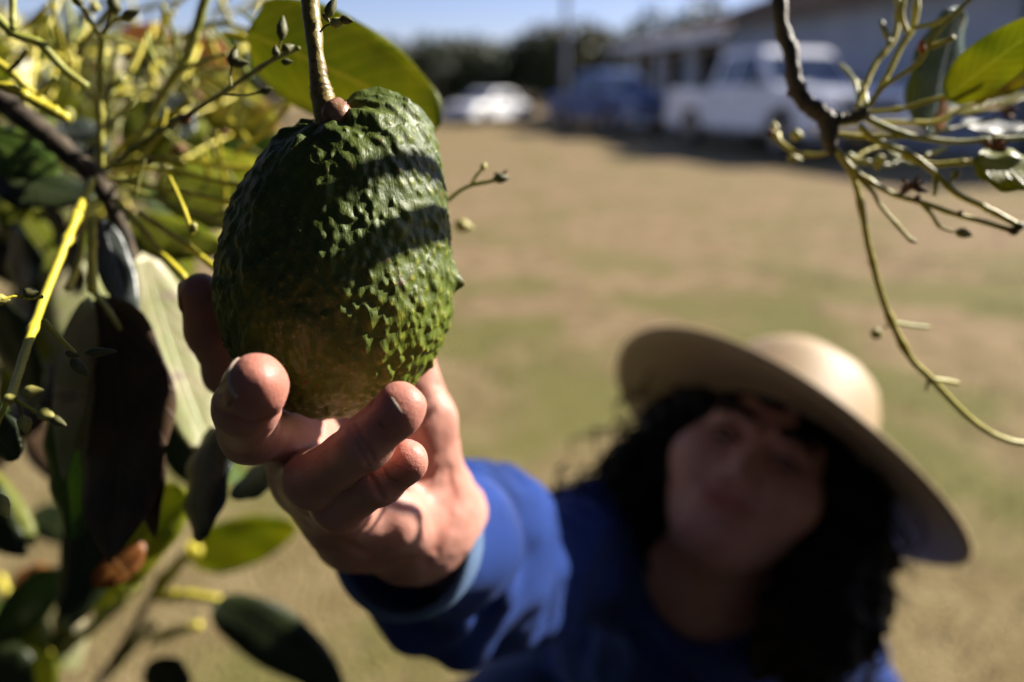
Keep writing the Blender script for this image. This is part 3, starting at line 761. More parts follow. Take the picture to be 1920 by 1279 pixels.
# healed web-like scar on the lit side
scar = np.zeros(len(base)); sc_p = np.array([(750 - 960) / FPX * .2, (640 - 530) / FPX * .2, .2])
hi_ = kd.find(Vector(sc_p))[1]; sc_c = base[hi_]; n_ = nb[hi_]; t1 = nrm(np.cross(n_, [0, 1, 0])); t2 = np.cross(n_, t1)
hits = kd.find_range(sc_c, .011); ids = np.array([q[1] for q in hits]); dl = base[ids] - sc_c; u = dl @ t1; v = dl @ t2; aa = np.arctan2(v, u); rr = np.hypot(u, v)
web = np.maximum(0, np.cos(aa * 4.5 + rr * 500)) ** 12 * np.exp(-(rr / .006) ** 2) + np.exp(-(rr / .001) ** 2)
scar[ids] = web
disp_w = Vd
Wd = CAM + Vd[:, :1] * R_ + Vd[:, 1:2] * U_ + Vd[:, 2:3] * F_
i0 = np.arange(NV - 1)[:, None] * NT; j = np.arange(NT)[None]; j2 = (j + 1) % NT
Q = np.stack([i0 + j, i0 + j2, i0 + NT + j2, i0 + NT + j], -1).reshape(-1, 4)[:, ::-1]
def avocado_mat():
    m, t, b = newmat('avocado_skin')
    def at(n):
        a = N(t, 'ShaderNodeAttribute'); a.attribute_name = n; return a.outputs['Fac']
    tc = N(t, 'ShaderNodeTexCoord')
    no = N(t, 'ShaderNodeTexNoise'); no.inputs['Scale'].default_value = 60; no.inputs['Detail'].default_value = 6; t.links.new(tc.outputs['Object'], no.inputs['Vector'])
    mr = N(t, 'ShaderNodeMapRange'); mr.inputs[1].default_value = .35; mr.inputs[2].default_value = .65; t.links.new(no.outputs['Fac'], mr.inputs[0])
    mx = N(t, 'ShaderNodeMix', data_type='RGBA'); mx.inputs[6].default_value = (.038, .060, .005, 1); mx.inputs[7].default_value = (.072, .100, .008, 1)
    t.links.new(mr.outputs[0], mx.inputs[0]); last = mx.outputs[2]
    def layer(fac, col, mul=1.0):
        nonlocal last
        q = N(t, 'ShaderNodeMath', operation='MULTIPLY', use_clamp=True); q.inputs[1].default_value = mul; t.links.new(fac, q.inputs[0])
        x = N(t, 'ShaderNodeMix', data_type='RGBA'); x.inputs[7].default_value = (*col, 1); t.links.new(q.outputs[0], x.inputs[0]); t.links.new(last, x.inputs[6]); last = x.outputs[2]
    layer(at('low'), (.13, .165, .010), .85)  # yellower lower right: the sunlit side put into the colour
    layer(at('bump'), (.16, .22, .03), .4)
    layer(at('yellow'), (.40, .36, .035), .75)
    # pale lenticel flecks
    vo = N(t, 'ShaderNodeTexNoise'); vo.inputs['Scale'].default_value = 1500; vo.inputs['Detail'].default_value = 1; t.links.new(tc.outputs['Object'], vo.inputs['Vector'])
    v2 = N(t, 'ShaderNodeMapRange'); v2.inputs[1].default_value = .66; v2.inputs[2].default_value = .72; t.links.new(vo.outputs['Fac'], v2.inputs[0])
    layer(v2.outputs[0], (.25, .27, .08), .5)
    layer(at('scar'), (.09, .035, .025), .8)
    layer(at('spot'), (.11, .03, .012), .95)
    t.links.new(last, b.inputs['Base Color'])
    b.inputs['Roughness'].default_value = .36; b.inputs['Specular IOR Level'].default_value = .34
    rn = N(t, 'ShaderNodeTexNoise'); rn.inputs['Scale'].default_value = 220; rn.inputs['Detail'].default_value = 4; t.links.new(tc.outputs['Object'], rn.inputs['Vector'])
    r2 = N(t, 'ShaderNodeMapRange'); r2.inputs[3].default_value = .34; r2.inputs[4].default_value = .72; t.links.new(rn.outputs['Fac'], r2.inputs[0]); t.links.new(r2.outputs[0], b.inputs['Roughness'])
    # fine streaks stretched along the fruit + pores
    mp = N(t, 'ShaderNodeMapping'); mp.inputs['Scale'].default_value = (1, .6, .18); t.links.new(tc.outputs['Object'], mp.inputs[0])
    s1 = N(t, 'ShaderNodeTexNoise'); s1.inputs['Scale'].default_value = 1500; s1.inputs['Detail'].default_value = 3; t.links.new(mp.outputs[0], s1.inputs['Vector'])
    b1_ = N(t, 'ShaderNodeBump'); b1_.inputs['Strength'].default_value = .5; b1_.inputs['Distance'].default_value = .0004; t.links.new(s1.outputs['Fac'], b1_.inputs['Height'])
    b2_ = N(t, 'ShaderNodeBump'); b2_.inputs['Strength'].default_value = .6; b2_.inputs['Distance'].default_value = .001; t.links.new(rn.outputs['Fac'], b2_.inputs['Height']); t.links.new(b1_.outputs[0], b2_.inputs['Normal'])
    t.links.new(b2_.outputs[0], b.inputs['Normal'])
    b.inputs['Coat Weight'].default_value = .0; b.inputs['Coat Roughness'].default_value = .3
    return m
av = mesh_np('avocado', Wd, Q, avocado_mat())
lit_side = np.clip((base[:, 0] + .056) / .024, 0, 1)  # mask painting light: right side stays yellow-green, shaded left is coloured darker
lit_lowA = np.clip((.03 - base[:, 1]) / .05, 0, 1) * lit_side; yelA *= .05 + .95 * lit_side; bumpA *= .4 + .6 * lit_side
for nm, arr in (('bump', bumpA), ('yellow', yelA), ('spot', spotA), ('scar', scar), ('low', lit_lowA)):
    a = av.data.attributes.new(nm, 'FLOAT', 'POINT'); a.data.foreach_set('value', arr.astype(np.float32))
tag(av, 'large bumpy dark green avocado hanging from its stalk, held between the fingers', 'avocado')

# stalk
def stalk_mat():
    m, t, b = newmat('stalk')
    tc = N(t, 'ShaderNodeTexCoord'); sp = N(t, 'ShaderNodeSeparateXYZ'); t.links.new(tc.outputs['Object'], sp.inputs[0])
    no = N(t, 'ShaderNodeTexNoise'); no.inputs['Scale'].default_value = 260; no.inputs['Detail'].default_value = 5; t.links.new(tc.outputs['Object'], no.inputs['Vector'])
    ad = N(t, 'ShaderNodeMath', operation='MULTIPLY_ADD'); ad.inputs[1].default_value = .012; t.links.new(no.outputs['Fac'], ad.inputs[0]); t.links.new(sp.outputs[2], ad.inputs[2])
    cr = N(t, 'ShaderNodeValToRGB'); mr = N(t, 'ShaderNodeMapRange'); mr.inputs[1].default_value = -.038; mr.inputs[2].default_value = .006
    t.links.new(ad.outputs[0], mr.inputs[0]); t.links.new(mr.outputs[0], cr.inputs[0])
    el = cr.color_ramp.elements; el[0].position = 0; el[0].color = (.13, .05, .03, 1); el[1].position = 1; el[1].color = (.22, .17, .035, 1)
    e = el.new(.3); e.color = (.17, .075, .04, 1); e = el.new(.42); e.color = (.19, .12, .035, 1); e = el.new(.55); e.color = (.22, .16, .035, 1)
    n2 = N(t, 'ShaderNodeTexNoise'); n2.inputs['Scale'].default_value = 500; n2.inputs['Detail'].default_value = 3; t.links.new(tc.outputs['Object'], n2.inputs['Vector'])
    m2 = N(t, 'ShaderNodeMapRange'); m2.inputs[1].default_value = .57; m2.inputs[2].default_value = .64; t.links.new(n2.outputs['Fac'], m2.inputs[0])
    mx = N(t, 'ShaderNodeMix', data_type='RGBA'); mx.inputs[7].default_value = (.14, .06, .03, 1); t.links.new(m2.outputs[0], mx.inputs[0]); t.links.new(cr.outputs[0], mx.inputs[6])
    t.links.new(mx.outputs[2], b.inputs['Base Color']); b.inputs['Roughness'].default_value = .45
    bp = N(t, 'ShaderNodeBump'); bp.inputs['Strength'].default_value = .7; bp.inputs['Distance'].default_value = .0005; t.links.new(n2.outputs['Fac'], bp.inputs['Height']); t.links.new(bp.outputs[0], b.inputs['Normal'])
    return m
ds_ = stemc[2] - .0006
SM = stalk_mat(); M['knob'] = noise_mat('stalk_knob', (.2, .08, .045), (.3, .16, .08), .42, 300, 4, .6, 900)
tube('stalk', [P(566, -220, .206), P(572, -110, .204), P(580, -10, ds_ - .001), P(588, 60, ds_ - .002), P(595, 125, ds_ - .002), P(603, 175, ds_ - .001), P(616, 212, ds_), P(629, 244, ds_ + .004)],
     [.0030, .0029, .0028, .0026, .0026, .0034, .0047, .0052], SM, av, 90, 28, .16,
     nodes=[(.90, .22, .018), (.955, .32, .02), (.70, .08, .01), (.76, -.05, .01)])
V, Fc = tube_np([P(617, 208, ds_ - .001), P(632, 217, ds_ - .0035), P(641, 228, ds_ - .001)], [.0026, .0042, .0034], 24, 20, .22, 3)
kn = tube('stalk_knob', [P(613, 207, ds_ - .0005), P(630, 216, ds_ - .002), P(643, 230, ds_)], [.0034, .0050, .0038], M['knob'], av, 24, 22, .2)

# ================================================================== PERSON
def skin_mat(name, c1, c2, nail=False):
    m, t, b = newmat(name)
    tc = N(t, 'ShaderNodeTexCoord')
    no = N(t, 'ShaderNodeTexNoise'); no.inputs['Scale'].default_value = 70; no.inputs['Detail'].default_value = 5; t.links.new(tc.outputs['Object'], no.inputs['Vector'])
    mr = N(t, 'ShaderNodeMapRange'); mr.inputs[1].default_value = .35; mr.inputs[2].default_value = .65; t.links.new(no.outputs['Fac'], mr.inputs[0])
    mx = N(t, 'ShaderNodeMix', data_type='RGBA'); mx.inputs[6].default_value = (*c1, 1); mx.inputs[7].default_value = (*c2, 1); t.links.new(mr.outputs[0], mx.inputs[0])
    at = N(t, 'ShaderNodeAttribute'); at.attribute_name = 'red'
    m2 = N(t, 'ShaderNodeMix', data_type='RGBA'); m2.inputs[7].default_value = (.42, .10, .065, 1); t.links.new(at.outputs['Fac'], m2.inputs[0]); t.links.new(mx.outputs[2], m2.inputs[6])
    t.links.new(m2.outputs[2], b.inputs['Base Color'])
    b.inputs['Roughness'].default_value = .48; b.inputs['Specular IOR Level'].default_value = .4
    b.inputs['Subsurface Weight'].default_value = .55; b.inputs['Subsurface Radius'].default_value = (1.0, .28, .14); b.inputs['Subsurface Scale'].default_value = .0028
    # pores and fine crossing lines of the skin
    vo = N(t, 'ShaderNodeTexVoronoi'); vo.inputs['Scale'].default_value = 1400; t.links.new(tc.outputs['Object'], vo.inputs['Vector'])
    wv = N(t, 'ShaderNodeTexNoise'); wv.inputs['Scale'].default_value = 700; wv.inputs['Detail'].default_value = 4; t.links.new(tc.outputs['Object'], wv.inputs['Vector'])
    b1_ = N(t, 'ShaderNodeBump'); b1_.inputs['Strength'].default_value = .25; b1_.inputs['Distance'].default_value = .0003; t.links.new(vo.outputs['Distance'], b1_.inputs['Height'])
    b2_ = N(t, 'ShaderNodeBump'); b2_.inputs['Strength'].default_value = .3; b2_.inputs['Distance'].default_value = .0005; t.links.new(wv.outputs['Fac'], b2_.inputs['Height']); t.links.new(b1_.outputs[0], b2_.inputs['Normal'])
    t.links.new(b2_.outputs[0], b.inputs['Normal'])
    return m
M['skin'] = skin_mat('skin', (.48, .225, .170), (.56, .285, .222))

# joints of the right hand: (photo x, photo y, depth)
J = dict(
    W=(775, 985, .300), E=(948, 1080, .510), S=(1112, 1012, .720),
    iM=(590, 745, .280), iP=(432, 700, .262), iD=(392, 622, .246), iT=(376, 548, .236),
    mM=(560, 815, .258), mP=(470, 812, .212), mD=(462, 765, .188), mT=(480, 716, .1755),
    rM=(580, 890, .252), rP=(586, 900, .210), rD=(682, 832, .1865), rT=(752, 762, .1815),
    pM=(655, 950, .258), pP=(638, 952, .218), pD=(712, 905, .2035), pT=(765, 862, .1995),
    tC=(812, 945, .300), tM=(795, 790, .282), tI=(760, 655, .276), tT=(705, 575, .272))
J = {k: P(*v) for k, v in J.items()}
pts = np.array([v for k, v in J.items() if k not in 'ES'])
fa = J['W'] + nrm(J['E'] - J['W']) * .07
pts = np.vstack([pts, fa[None]])
HF = Field(pts.min(0) - .03, pts.max(0) + .03, .00095)
def group(chain, k=.003):
    g = Field.__new__(Field); g.lo, g.h, g.n, g.ax = HF.lo, HF.h, HF.n, HF.ax
    g.f = np.full(tuple(g.n), .05, np.float32)
    for a, b, ra, rb in chain: g.cap(a, b, ra, rb, k)
    return g
def finger(m_, p_, d_, t_, rs, pad=None):
    r0, r1, r2, r3 = rs
    return [(m_, p_, r0, r1), (p_, d_, r1 * .98, r2), (d_, t_, r2 * .98, r3), (p_ - (p_ - m_) * .06, p_ + (d_ - p_) * .06, r1 * 1.04, r1 * 1.04)]
fing = group([])
for ch in (finger(J['iM'], J['iP'], J['iD'], J['iT'], (.0092, .0086, .0077, .0070)),
           finger(J['mM'], J['mP'], J['mD'], J['mT'], (.0096, .0090, .0083, .0075)),
           finger(J['rM'], J['rP'], J['rD'], J['rT'], (.0092, .0083, .0072, .0062)),
           finger(J['pM'], J['pP'], J['pD'], J['pT'], (.0084, .0077, .0066, .0057)),
           [(J['tC'], J['tM'], .014, .0118), (J['tM'], J['tI'], .0115, .0105), (J['tI'], J['tT'], .0103, .0085)]):
    g = group(ch); fing.f = np.minimum(fing.f, g.f)
    fing.f = fing.f
def mid(a, b, t=.5): return a + (b - a) * t
# fingertip pads: soft swellings towards the fruit
avc = P(634, 500, D0)
pads = []
for d_, t_, r in (('mD', 'mT', .0073), ('rD', 'rT', .0059), ('pD', 'pT', .0053), ('iD', 'iT', .0067)):
    q = mid(J[d_], J[t_], .8); pads.append((q + nrm(cv(.7, .1, .2)) * .0012, r))
for q, r in pads: fing.ell(q, (r, r, r), k=.003)
palm = HF
for a, ra, rb in (('iM', .014, .0108), ('mM', .015, .0112), ('rM', .015, .0108), ('pM', .014, .0098)):
    palm.cap(J['W'], J[a], ra, rb, .012)
for a, b in (('iM', 'mM'), ('mM', 'rM'), ('rM', 'pM')): palm.cap(J[a], J[b], .0095, .0095, .008)
palm.cap(mid(J['W'], J['pM'], .15) + cv(.004, .000, -.004), mid(J['W'], J['pM'], .75) + cv(.011, -.002, -.006), .0155, .0125, .012)   # heel of the hand
palm.cap(mid(J['W'], J['tC'], .3), J['tM'], .0155, .0115, .010)                                     # thumb mound
palm.cap(J['W'], fa, .0225, .0245, .014)
palm.cap(J['W'] + cv(.008, .008, .005), fa + cv(.008, .008, 0), .019, .021, .014)
palm.cap(P(592, 905, .228), P(655, 1005, .275), .0085, .014, .012)
palm.f = smin(palm.f, fing.f, .009)
palm.noise(180, .00035, 3); palm.noise(60, .0006, 4)
HV, HQ = palm.mesh()
print('hand', len(HV))
def laplace(V, Q, it=3, lam=.5):
    for _ in range(it):
        acc = np.zeros_like(V); cnt = np.zeros(len(V))
        for k in range(4):
            a, b = Q[:, k], Q[:, (k + 1) % 4]
            np.add.at(acc, a, V[b]); np.add.at(cnt, a, 1); np.add.at(acc, b, V[a]); np.add.at(cnt, b, 1)
        V = V + lam * (acc / np.maximum(cnt, 1)[:, None] - V)
    return V
HV = laplace(HV, HQ, 2)
def crease(V, pix, depth, wpx, dmm, drange):
    q = V - CAM; dp = q @ F_; x = 960 + FPX * (q @ R_) / dp; y = H / 2 - FPX * (q @ U_) / dp
    best = np.full(len(V), 1e9)
    for (x0, y0), (x1, y1) in zip(pix[:-1], pix[1:]):
        L2 = (x1 - x0) ** 2 + (y1 - y0) ** 2; t = np.clip(((x - x0) * (x1 - x0) + (y - y0) * (y1 - y0)) / L2, 0, 1)
        best = np.minimum(best, np.hypot(x - x0 - t * (x1 - x0), y - y0 - t * (y1 - y0)))
    sel = (dp > drange[0]) & (dp < drange[1]); g = np.exp(-(best / wpx) ** 2) * sel
    return V + F_ * (dmm * .001 * g)[:, None], g
redc = np.zeros(len(HV))
for pix, wpx, dmm, dr in [([(742, 912), (790, 900), (825, 885), (848, 868)], 7, .9, (.22, .275)), ([(842, 880), (850, 930), (838, 990), (815, 1030)], 9, .9, (.24, .31)),
        ([(668, 798), (700, 862)], 5, .9, (.16, .19)), ([(655, 806), (690, 872)], 4, .8, (.16, .19)), ([(690, 885), (716, 932)], 5, .8, (.18, .2)),
        ([(410, 768), (465, 795), (522, 772)], 5, 1.0, (.16, .2)), ([(820, 720), (845, 730)], 5, .8, (.24, .3)), ([(620, 1000), (700, 1045), (800, 1050)], 8, .6, (.22, .31))]:
    HV, g_ = crease(HV, pix, 0, wpx, dmm, dr); redc = np.maximum(redc, g_ * min(1, dmm) * .35)

# ---------------- head frame
HC = P(1408, 895, .67)                       # middle of the skull
hup = nrm(cv(.52, .80, .20)); hfw = nrm(cv(-.73, -.30, -1)); hfw = nrm(hfw - hup * (hfw @ hup)); hrt = np.cross(hfw, hup)
if hrt @ R_ < 0: hrt = -hrt                   # image right = her left
HA = [hrt, hup, hfw]
def hp(x, y, z): return HC + hrt * x + hup * y + hfw * z
NB = P(1318, 1165, .735)                      # base of the neck
SR, SL = J['S'], P(1545, 1262, .74)
PEL = np.array([NB[0] - .02, NB[1] + .30, .15])
CH = mid(NB, PEL, .35)
kneeR, kneeL = np.array([PEL[0] - .30, PEL[1] - .22, .12]), np.array([PEL[0] + .34, PEL[1] - .20, .12])
footR, footL = np.array([PEL[0] + .10, PEL[1] - .40, .06]), np.array([PEL[0] - .06, PEL[1] - .30, .06])
EL = SL + np.array([.10, .06, -.17]); WL = np.array([kneeL[0] - .05, kneeL[1] - .02, .23])
allp = np.array([HC, NB, SR, SL, PEL, J['E'], kneeR, kneeL, footR, footL, EL, WL, J['W']])
lo, hi = allp.min(0) - .17, allp.max(0) + .17
BF = Field(lo, hi, .0042)
BF.ell(hp(0, .028, -.012), (.073, .088, .092), HA, .01)
BF.ell(hp(0, -.032, .022), (.061, .068, .066), HA, .035)
BF.ell(hp(0, -.076, .052), (.024, .017, .024), HA, .035)       # chin
for s in (-1, 1):
    BF.ell(hp(s * .038, -.018, .062), (.027, .023, .019), HA, .03)  # cheeks
    BF.ell(hp(s * .0285, .008, .092), (.016, .010, .010), HA, .014, cut=True)
    BF.cap(hp(s * .013, .024, .088), hp(s * .042, .025, .073), .007, .006, .012)   # brow
    BF.ell(hp(s * .075, -.005, -.005), (.009, .03, .018), HA, .006)  # ears
BF.cap(hp(0, .010, .086), hp(0, -.024, .105), .0055, .008, .016)   # nose
for s in (-1, 1): BF.ell(hp(s * .011, -.028, .096), (.0075, .006, .009), HA, .006)
BF.ell(hp(0, -.052, .086), (.026, .010, .009), HA, .008)      # lips
BF.cap(hp(-.028, -.041, .084), hp(0, -.050, .093), .0022, .0022, .004, cut=True); BF.cap(hp(.028, -.041, .084), hp(0, -.050, .093), .0022, .0022, .004, cut=True)
BF.cap(hp(0, -.05, -.02), NB, .052, .055, .02)
BF.cap(NB, CH, .06, .10, .03); BF.cap(SR, SL, .045, .045, .04); BF.cap(CH, PEL, .115, .12, .05)
BF.cap(SR, J['E'], .040, .034, .02); BF.cap(J['E'], fa, .034, .0245, .02)
BF.cap(SL, EL, .040, .033, .02); BF.cap(EL, WL, .033, .022, .02)
for s, kn_, ft in ((-1, kneeR, footR), (1, kneeL, footL)):
    BF.cap(PEL + np.array([s * .09, 0, -.03]), kn_, .08, .055, .03); BF.cap(kn_, ft, .052, .036, .02)
    BF.cap(ft, ft + nrm(ft - kn_) * .10 + np.array([0, -.07, -.02]), .034, .024, .02)
hd_ = nrm(kneeL - WL + np.array([-.2, -.5, -.2]))
BF.ell(WL + hd_ * .05, (.042, .045, .018), None, .02)
for k in range(4):
    q = WL + hd_ * .07 + np.array([(k - 1.5) * .019, 0, 0]); BF.cap(q, q + hd_ * .055 + np.array([0, 0, -.03]), .009, .0075, .008)
BF.cap(WL + hd_ * .02, WL + hd_ * .05 + np.array([-.055, 0, 0]), .012, .009, .01)
# stop the coarse field before the wrist; the finely resolved hand takes over inside the sleeve
V, Q = BF.mesh()
ax_ = nrm(J['W'] - J['E']); keep = ((V - J['W']) @ ax_ < -.035) | (np.linalg.norm(V - J['W'], axis=1) > .12)
Q = Q[keep[Q].all(1)]
print('body', len(V))
person = empty('person', (PEL[0], PEL[1], 0), 'person in a straw hat and blue denim shirt reaching up to hold the avocado', 'person')
VV = np.vstack([HV, V]); QQ = np.vstack([HQ, Q + len(HV)])
body = mesh_np('body', VV, QQ, M['skin'], person)
red = np.zeros(len(VV))
for t_, r in (('mT', .012), ('rT', .012), ('pT', .011), ('iT', .012)):
    red = np.maximum(red, .42 * np.exp(-(np.linalg.norm(VV - J[t_], axis=1) / r) ** 2))
red[:len(HV)] = np.maximum(red[:len(HV)], redc)
lipd = np.linalg.norm((VV - hp(0, -.05, .092)) @ np.array(HA).T / np.array([.026, .010, .02]), axis=1); red = np.maximum(red, .7 * np.exp(-lipd ** 4))
a = body.data.attributes.new('red', 'FLOAT', 'POINT'); a.data.foreach_set('value', red.astype(np.float32))

# ---------------- nails
def nail_mat():
    m, t, b = newmat('nail')
    uv = N(t, 'ShaderNodeUVMap'); sx = N(t, 'ShaderNodeSeparateXYZ'); t.links.new(uv.outputs[0], sx.inputs[0])
    cr = N(t, 'ShaderNodeValToRGB'); el = cr.color_ramp.elements
    el[0].position = 0; el[0].color = (.40, .22, .16, 1); el[1].position = 1; el[1].color = (.52, .42, .33, 1)
    e = el.new(.18); e.color = (.38, .17, .12, 1); e = el.new(.86); e.color = (.40, .17, .125, 1); e = el.new(.935); e.color = (.52, .42, .33, 1)
    t.links.new(sx.outputs[0], cr.inputs[0]); t.links.new(cr.outputs[0], b.inputs['Base Color'])
    b.inputs['Roughness'].default_value = .25; b.inputs['Subsurface Weight'].default_value = .3; b.inputs['Subsurface Scale'].default_value = .001
    return m
M['nail'] = nail_mat()
def nail(tip, back, n, wdt, ln, r, fwd=.0, name='nail'):
    """curved plate bedded in the finger's back: u runs along the finger, v round it"""
    t_ = nrm(tip - back); n = nrm(n - t_ * (n @ t_)); s = np.cross(t_, n)
    nu, nvv = 16, 14; V = []; UV = []
    for top in (1, 0):
        for i in range(nu):
            u = i / (nu - 1); 
            for j in range(nvv):
                v = j / (nvv - 1) * 2 - 1
                wv = wdt / 2 * (1 - .12 * (1 - u)) * v
                endc = .0012 * v * v * (1 if u > .5 else -1) * abs(u - .5) * 2
                a = wv / r; rr = r + (.00045 if top else -.0008) + (1 - u) * .00045 - .0009 * max(0, .3 - u) / .3
                V.append(tip + t_ * (fwd - ln * (1 - u) - endc) + n * math.cos(a) * rr - n * .0009 * u * u + s * math.sin(a) * rr); UV.append((u, v))
    Fc = []; o2 = nu * nvv
    for i in range(nu - 1):
        for j in range(nvv - 1):
            a, b, c, d = i * nvv + j, i * nvv + j + 1, (i + 1) * nvv + j + 1, (i + 1) * nvv + j
            Fc.append((a, b, c, d)); Fc.append((o2 + a, o2 + d, o2 + c, o2 + b))
    for i in range(nu - 1):
        for j in (0, nvv - 1):
            a, d = i * nvv + j, (i + 1) * nvv + j; Fc.append((a, d, o2 + d, o2 + a) if j == 0 else (a, o2 + a, o2 + d, d))
    for j in range(nvv - 1):
        for i in (0, nu - 1):
            a, d = i * nvv + j, i * nvv + j + 1; Fc.append((a, o2 + a, o2 + d, d) if i == 0 else (a, d, o2 + d, o2 + a))
    me = bpy.data.meshes.new(name); me.from_pydata([tuple(v) for v in V], [], Fc); me.update()
    uvl = me.uv_layers.new(name='UVMap')
    for p in me.polygons:
        p.use_smooth = True
        for li in p.loop_indices: uvl.data[li].uv = UV[me.loops[li].vertex_index]
    me.materials.append(M['nail']); o = bpy.data.objects.new(name, me); return link(o, person)
nail(J['mT'], J['mD'], cv(-1, .05, -.42), .0120, .0115, .0075, .0032)
nail(J['rT'], J['rD'], cv(-.35, .20, -1), .0110, .0105, .0062, .0027)
nail(J['pT'], J['pD'], cv(-.35, .15, -1), .0094, .0088, .0057, .0023)
nail(J['iT'], J['iD'], cv(-1, .0, -.1), .0100, .0112, .0072, .0032)
nail(J['tT'], J['tI'], cv(.4, .2, 1), .0125, .0130, .0088, .004)

# ---------------- eyes (half closed in a smile)
for s in (-1, 1):
    bm = bmesh.new(); c = hp(s * .0285, .006, .0730)
    bmesh.ops.create_uvsphere(bm, u_segments=20, v_segments=12, radius=.0108, matrix=Matrix.Translation(Vector(c)))
    ey = bm_obj('eye', bm, M['eye_white'], person, True)
    bm = bmesh.new(); bmesh.ops.create_uvsphere(bm, u_segments=16, v_segments=10, radius=.0062, matrix=Matrix.Translation(Vector(c + hfw * .0072))); bm_obj('iris', bm, M['eye_dark'], ey, True)
    tube('eyebrow', [hp(s * .012, .026, .095), hp(s * .028, .032, .091), hp(s * .044, .026, .079)], [.0038, .0052, .0028], M['hair'], person, 12, 8, .3)
    tube('eyelid', [hp(s * .015, .008, .085), hp(s * .0285, .0125, .0850), hp(s * .042, .009, .081)], [.0055, .0095, .0055], M['skin'], person, 12, 8)
    tube('eyelashes', [hp(s * .014, .004, .088), hp(s * .0285, .0085, .0925), hp(s * .043, .004, .084)], [.0014, .0030, .0016], M['hair'], person, 12, 6)

# ---------------- hair: dark curly mass with loose curls
hpts = np.array([hp(-.15, -.28, -.14), hp(.22, .17, .12), hp(-.15, .17, .12), hp(.22, -.28, -.14), hp(0, 0, 0)])
HR = Field(hpts.min(0) - .1, hpts.max(0) + .1, .004)
HR.ell(hp(0, .034, -.022), (.085, .095, .098), HA, .01)
for (x, y, z, r) in ((-.075, .035, .015, .034), (-.088, -.005, .00, .036), (-.094, -.05, -.01, .040), (-.088, -.09, -.02, .036), (-.07, -.13, -.03, .03),
                     (.080, .02, .02, .036), (.094, -.03, .01, .044), (.104, -.08, .005, .048), (.096, -.115, -.02, .038), 
                     (.05, -.10, -.085, .05), (-.04, -.10, -.085, .05)):
    HR.ell(hp(x, y, z), (r, r * 1.15, r), HA, .02)
HR.ell(hp(0, -.035, .085), (.060, .088, .072), HA, .004, cut=True)
HR.cap(hp(0, -.10, .03), NB - F_ * .035, .050, .058, .006, cut=True)
HR.noise(55, .008, 9); HR.noise(130, .004, 10)
V, Q = HR.mesh(); hair = mesh_np('hair', V, Q, M['hair'], person)
cv_, cf_, off = [], [], 0
for k in range(230):
    s = 1 if random.random() < .6 else -1
    y0 = random.uniform(-.12, .05) if s > 0 else random.uniform(-.13, .05)
    x0 = s * (random.uniform(.09, .14) + .02 * (-y0 / .15)) ; z0 = random.uniform(-.06, .055)
    L = random.uniform(.035, .075); rr = random.uniform(.004, .009); ph = random.uniform(0, 6); 
    pts_ = []
    for i in range(9):
        q = i / 8; pts_.append(hp(x0 + s * .018 * q + rr * math.cos(ph + q * 9), y0 - L * q, z0 + rr * math.sin(ph + q * 9)))
    v, f = tube_np(pts_, [.0013, .0011, .0006], 18, 4); cv_.append(v)
    cf_ += [tuple(i + off for i in (g if g[0] != g[3] else g[:3])) for g in f]; off += len(v)
me = bpy.data.meshes.new('loose_curls'); me.from_pydata(np.concatenate(cv_).tolist(), [], cf_); me.materials.append(M['hair'])
o = link(bpy.data.objects.new('loose_curls', me), person); o['kind'] = 'stuff'

# ---------------- straw hat
def straw_mat():
    m, t, b = newmat('straw')
    uv = N(t, 'ShaderNodeUVMap')
    mp = N(t, 'ShaderNodeMapping'); mp.inputs['Scale'].default_value = (260, 34, 1); t.links.new(uv.outputs[0], mp.inputs[0])
    ck = N(t, 'ShaderNodeTexChecker'); ck.inputs['Scale'].default_value = 1; t.links.new(mp.outputs[0], ck.inputs['Vector'])
    ck.inputs['Color1'].default_value = (0.48, 0.351, 0.203, 1); ck.inputs['Color2'].default_value = (0.384, 0.265, 0.143, 1)
    tc = N(t, 'ShaderNodeTexCoord'); no = N(t, 'ShaderNodeTexNoise'); no.inputs['Scale'].default_value = 18; t.links.new(tc.outputs['Object'], no.inputs['Vector'])
    mx = N(t, 'ShaderNodeMix', data_type='RGBA'); mx.inputs[0].default_value = .3; t.links.new(ck.outputs['Color'], mx.inputs[6])
    m2 = N(t, 'ShaderNodeMix', data_type='RGBA'); m2.inputs[6].default_value = (0.336, 0.226, 0.12, 1); m2.inputs[7].default_value = (0.512, 0.39, 0.24, 1); t.links.new(no.outputs['Fac'], m2.inputs[0]); t.links.new(m2.outputs[2], mx.inputs[7])
    t.links.new(mx.outputs[2], b.inputs['Base Color']); b.inputs['Roughness'].default_value = .6
    bp = N(t, 'ShaderNodeBump'); bp.inputs['Distance'].default_value = .0006; t.links.new(ck.outputs['Fac'], bp.inputs['Height']); t.links.new(bp.outputs[0], b.inputs['Normal'])
    return m
M['straw'] = straw_mat()
hatu = nrm(cv(.56, .72, .42)); hatf = nrm(cv(-.05, .35, -1)); hatf = nrm(hatf - hatu * (hatf @ hatu)); hatr = np.cross(hatf, hatu)
if hatr @ R_ < 0: hatr = -hatr
HO = P(1440, 851, .68)
def hat_pt(x, y, z): return HO + hatr * x + hatu * y + hatf * z
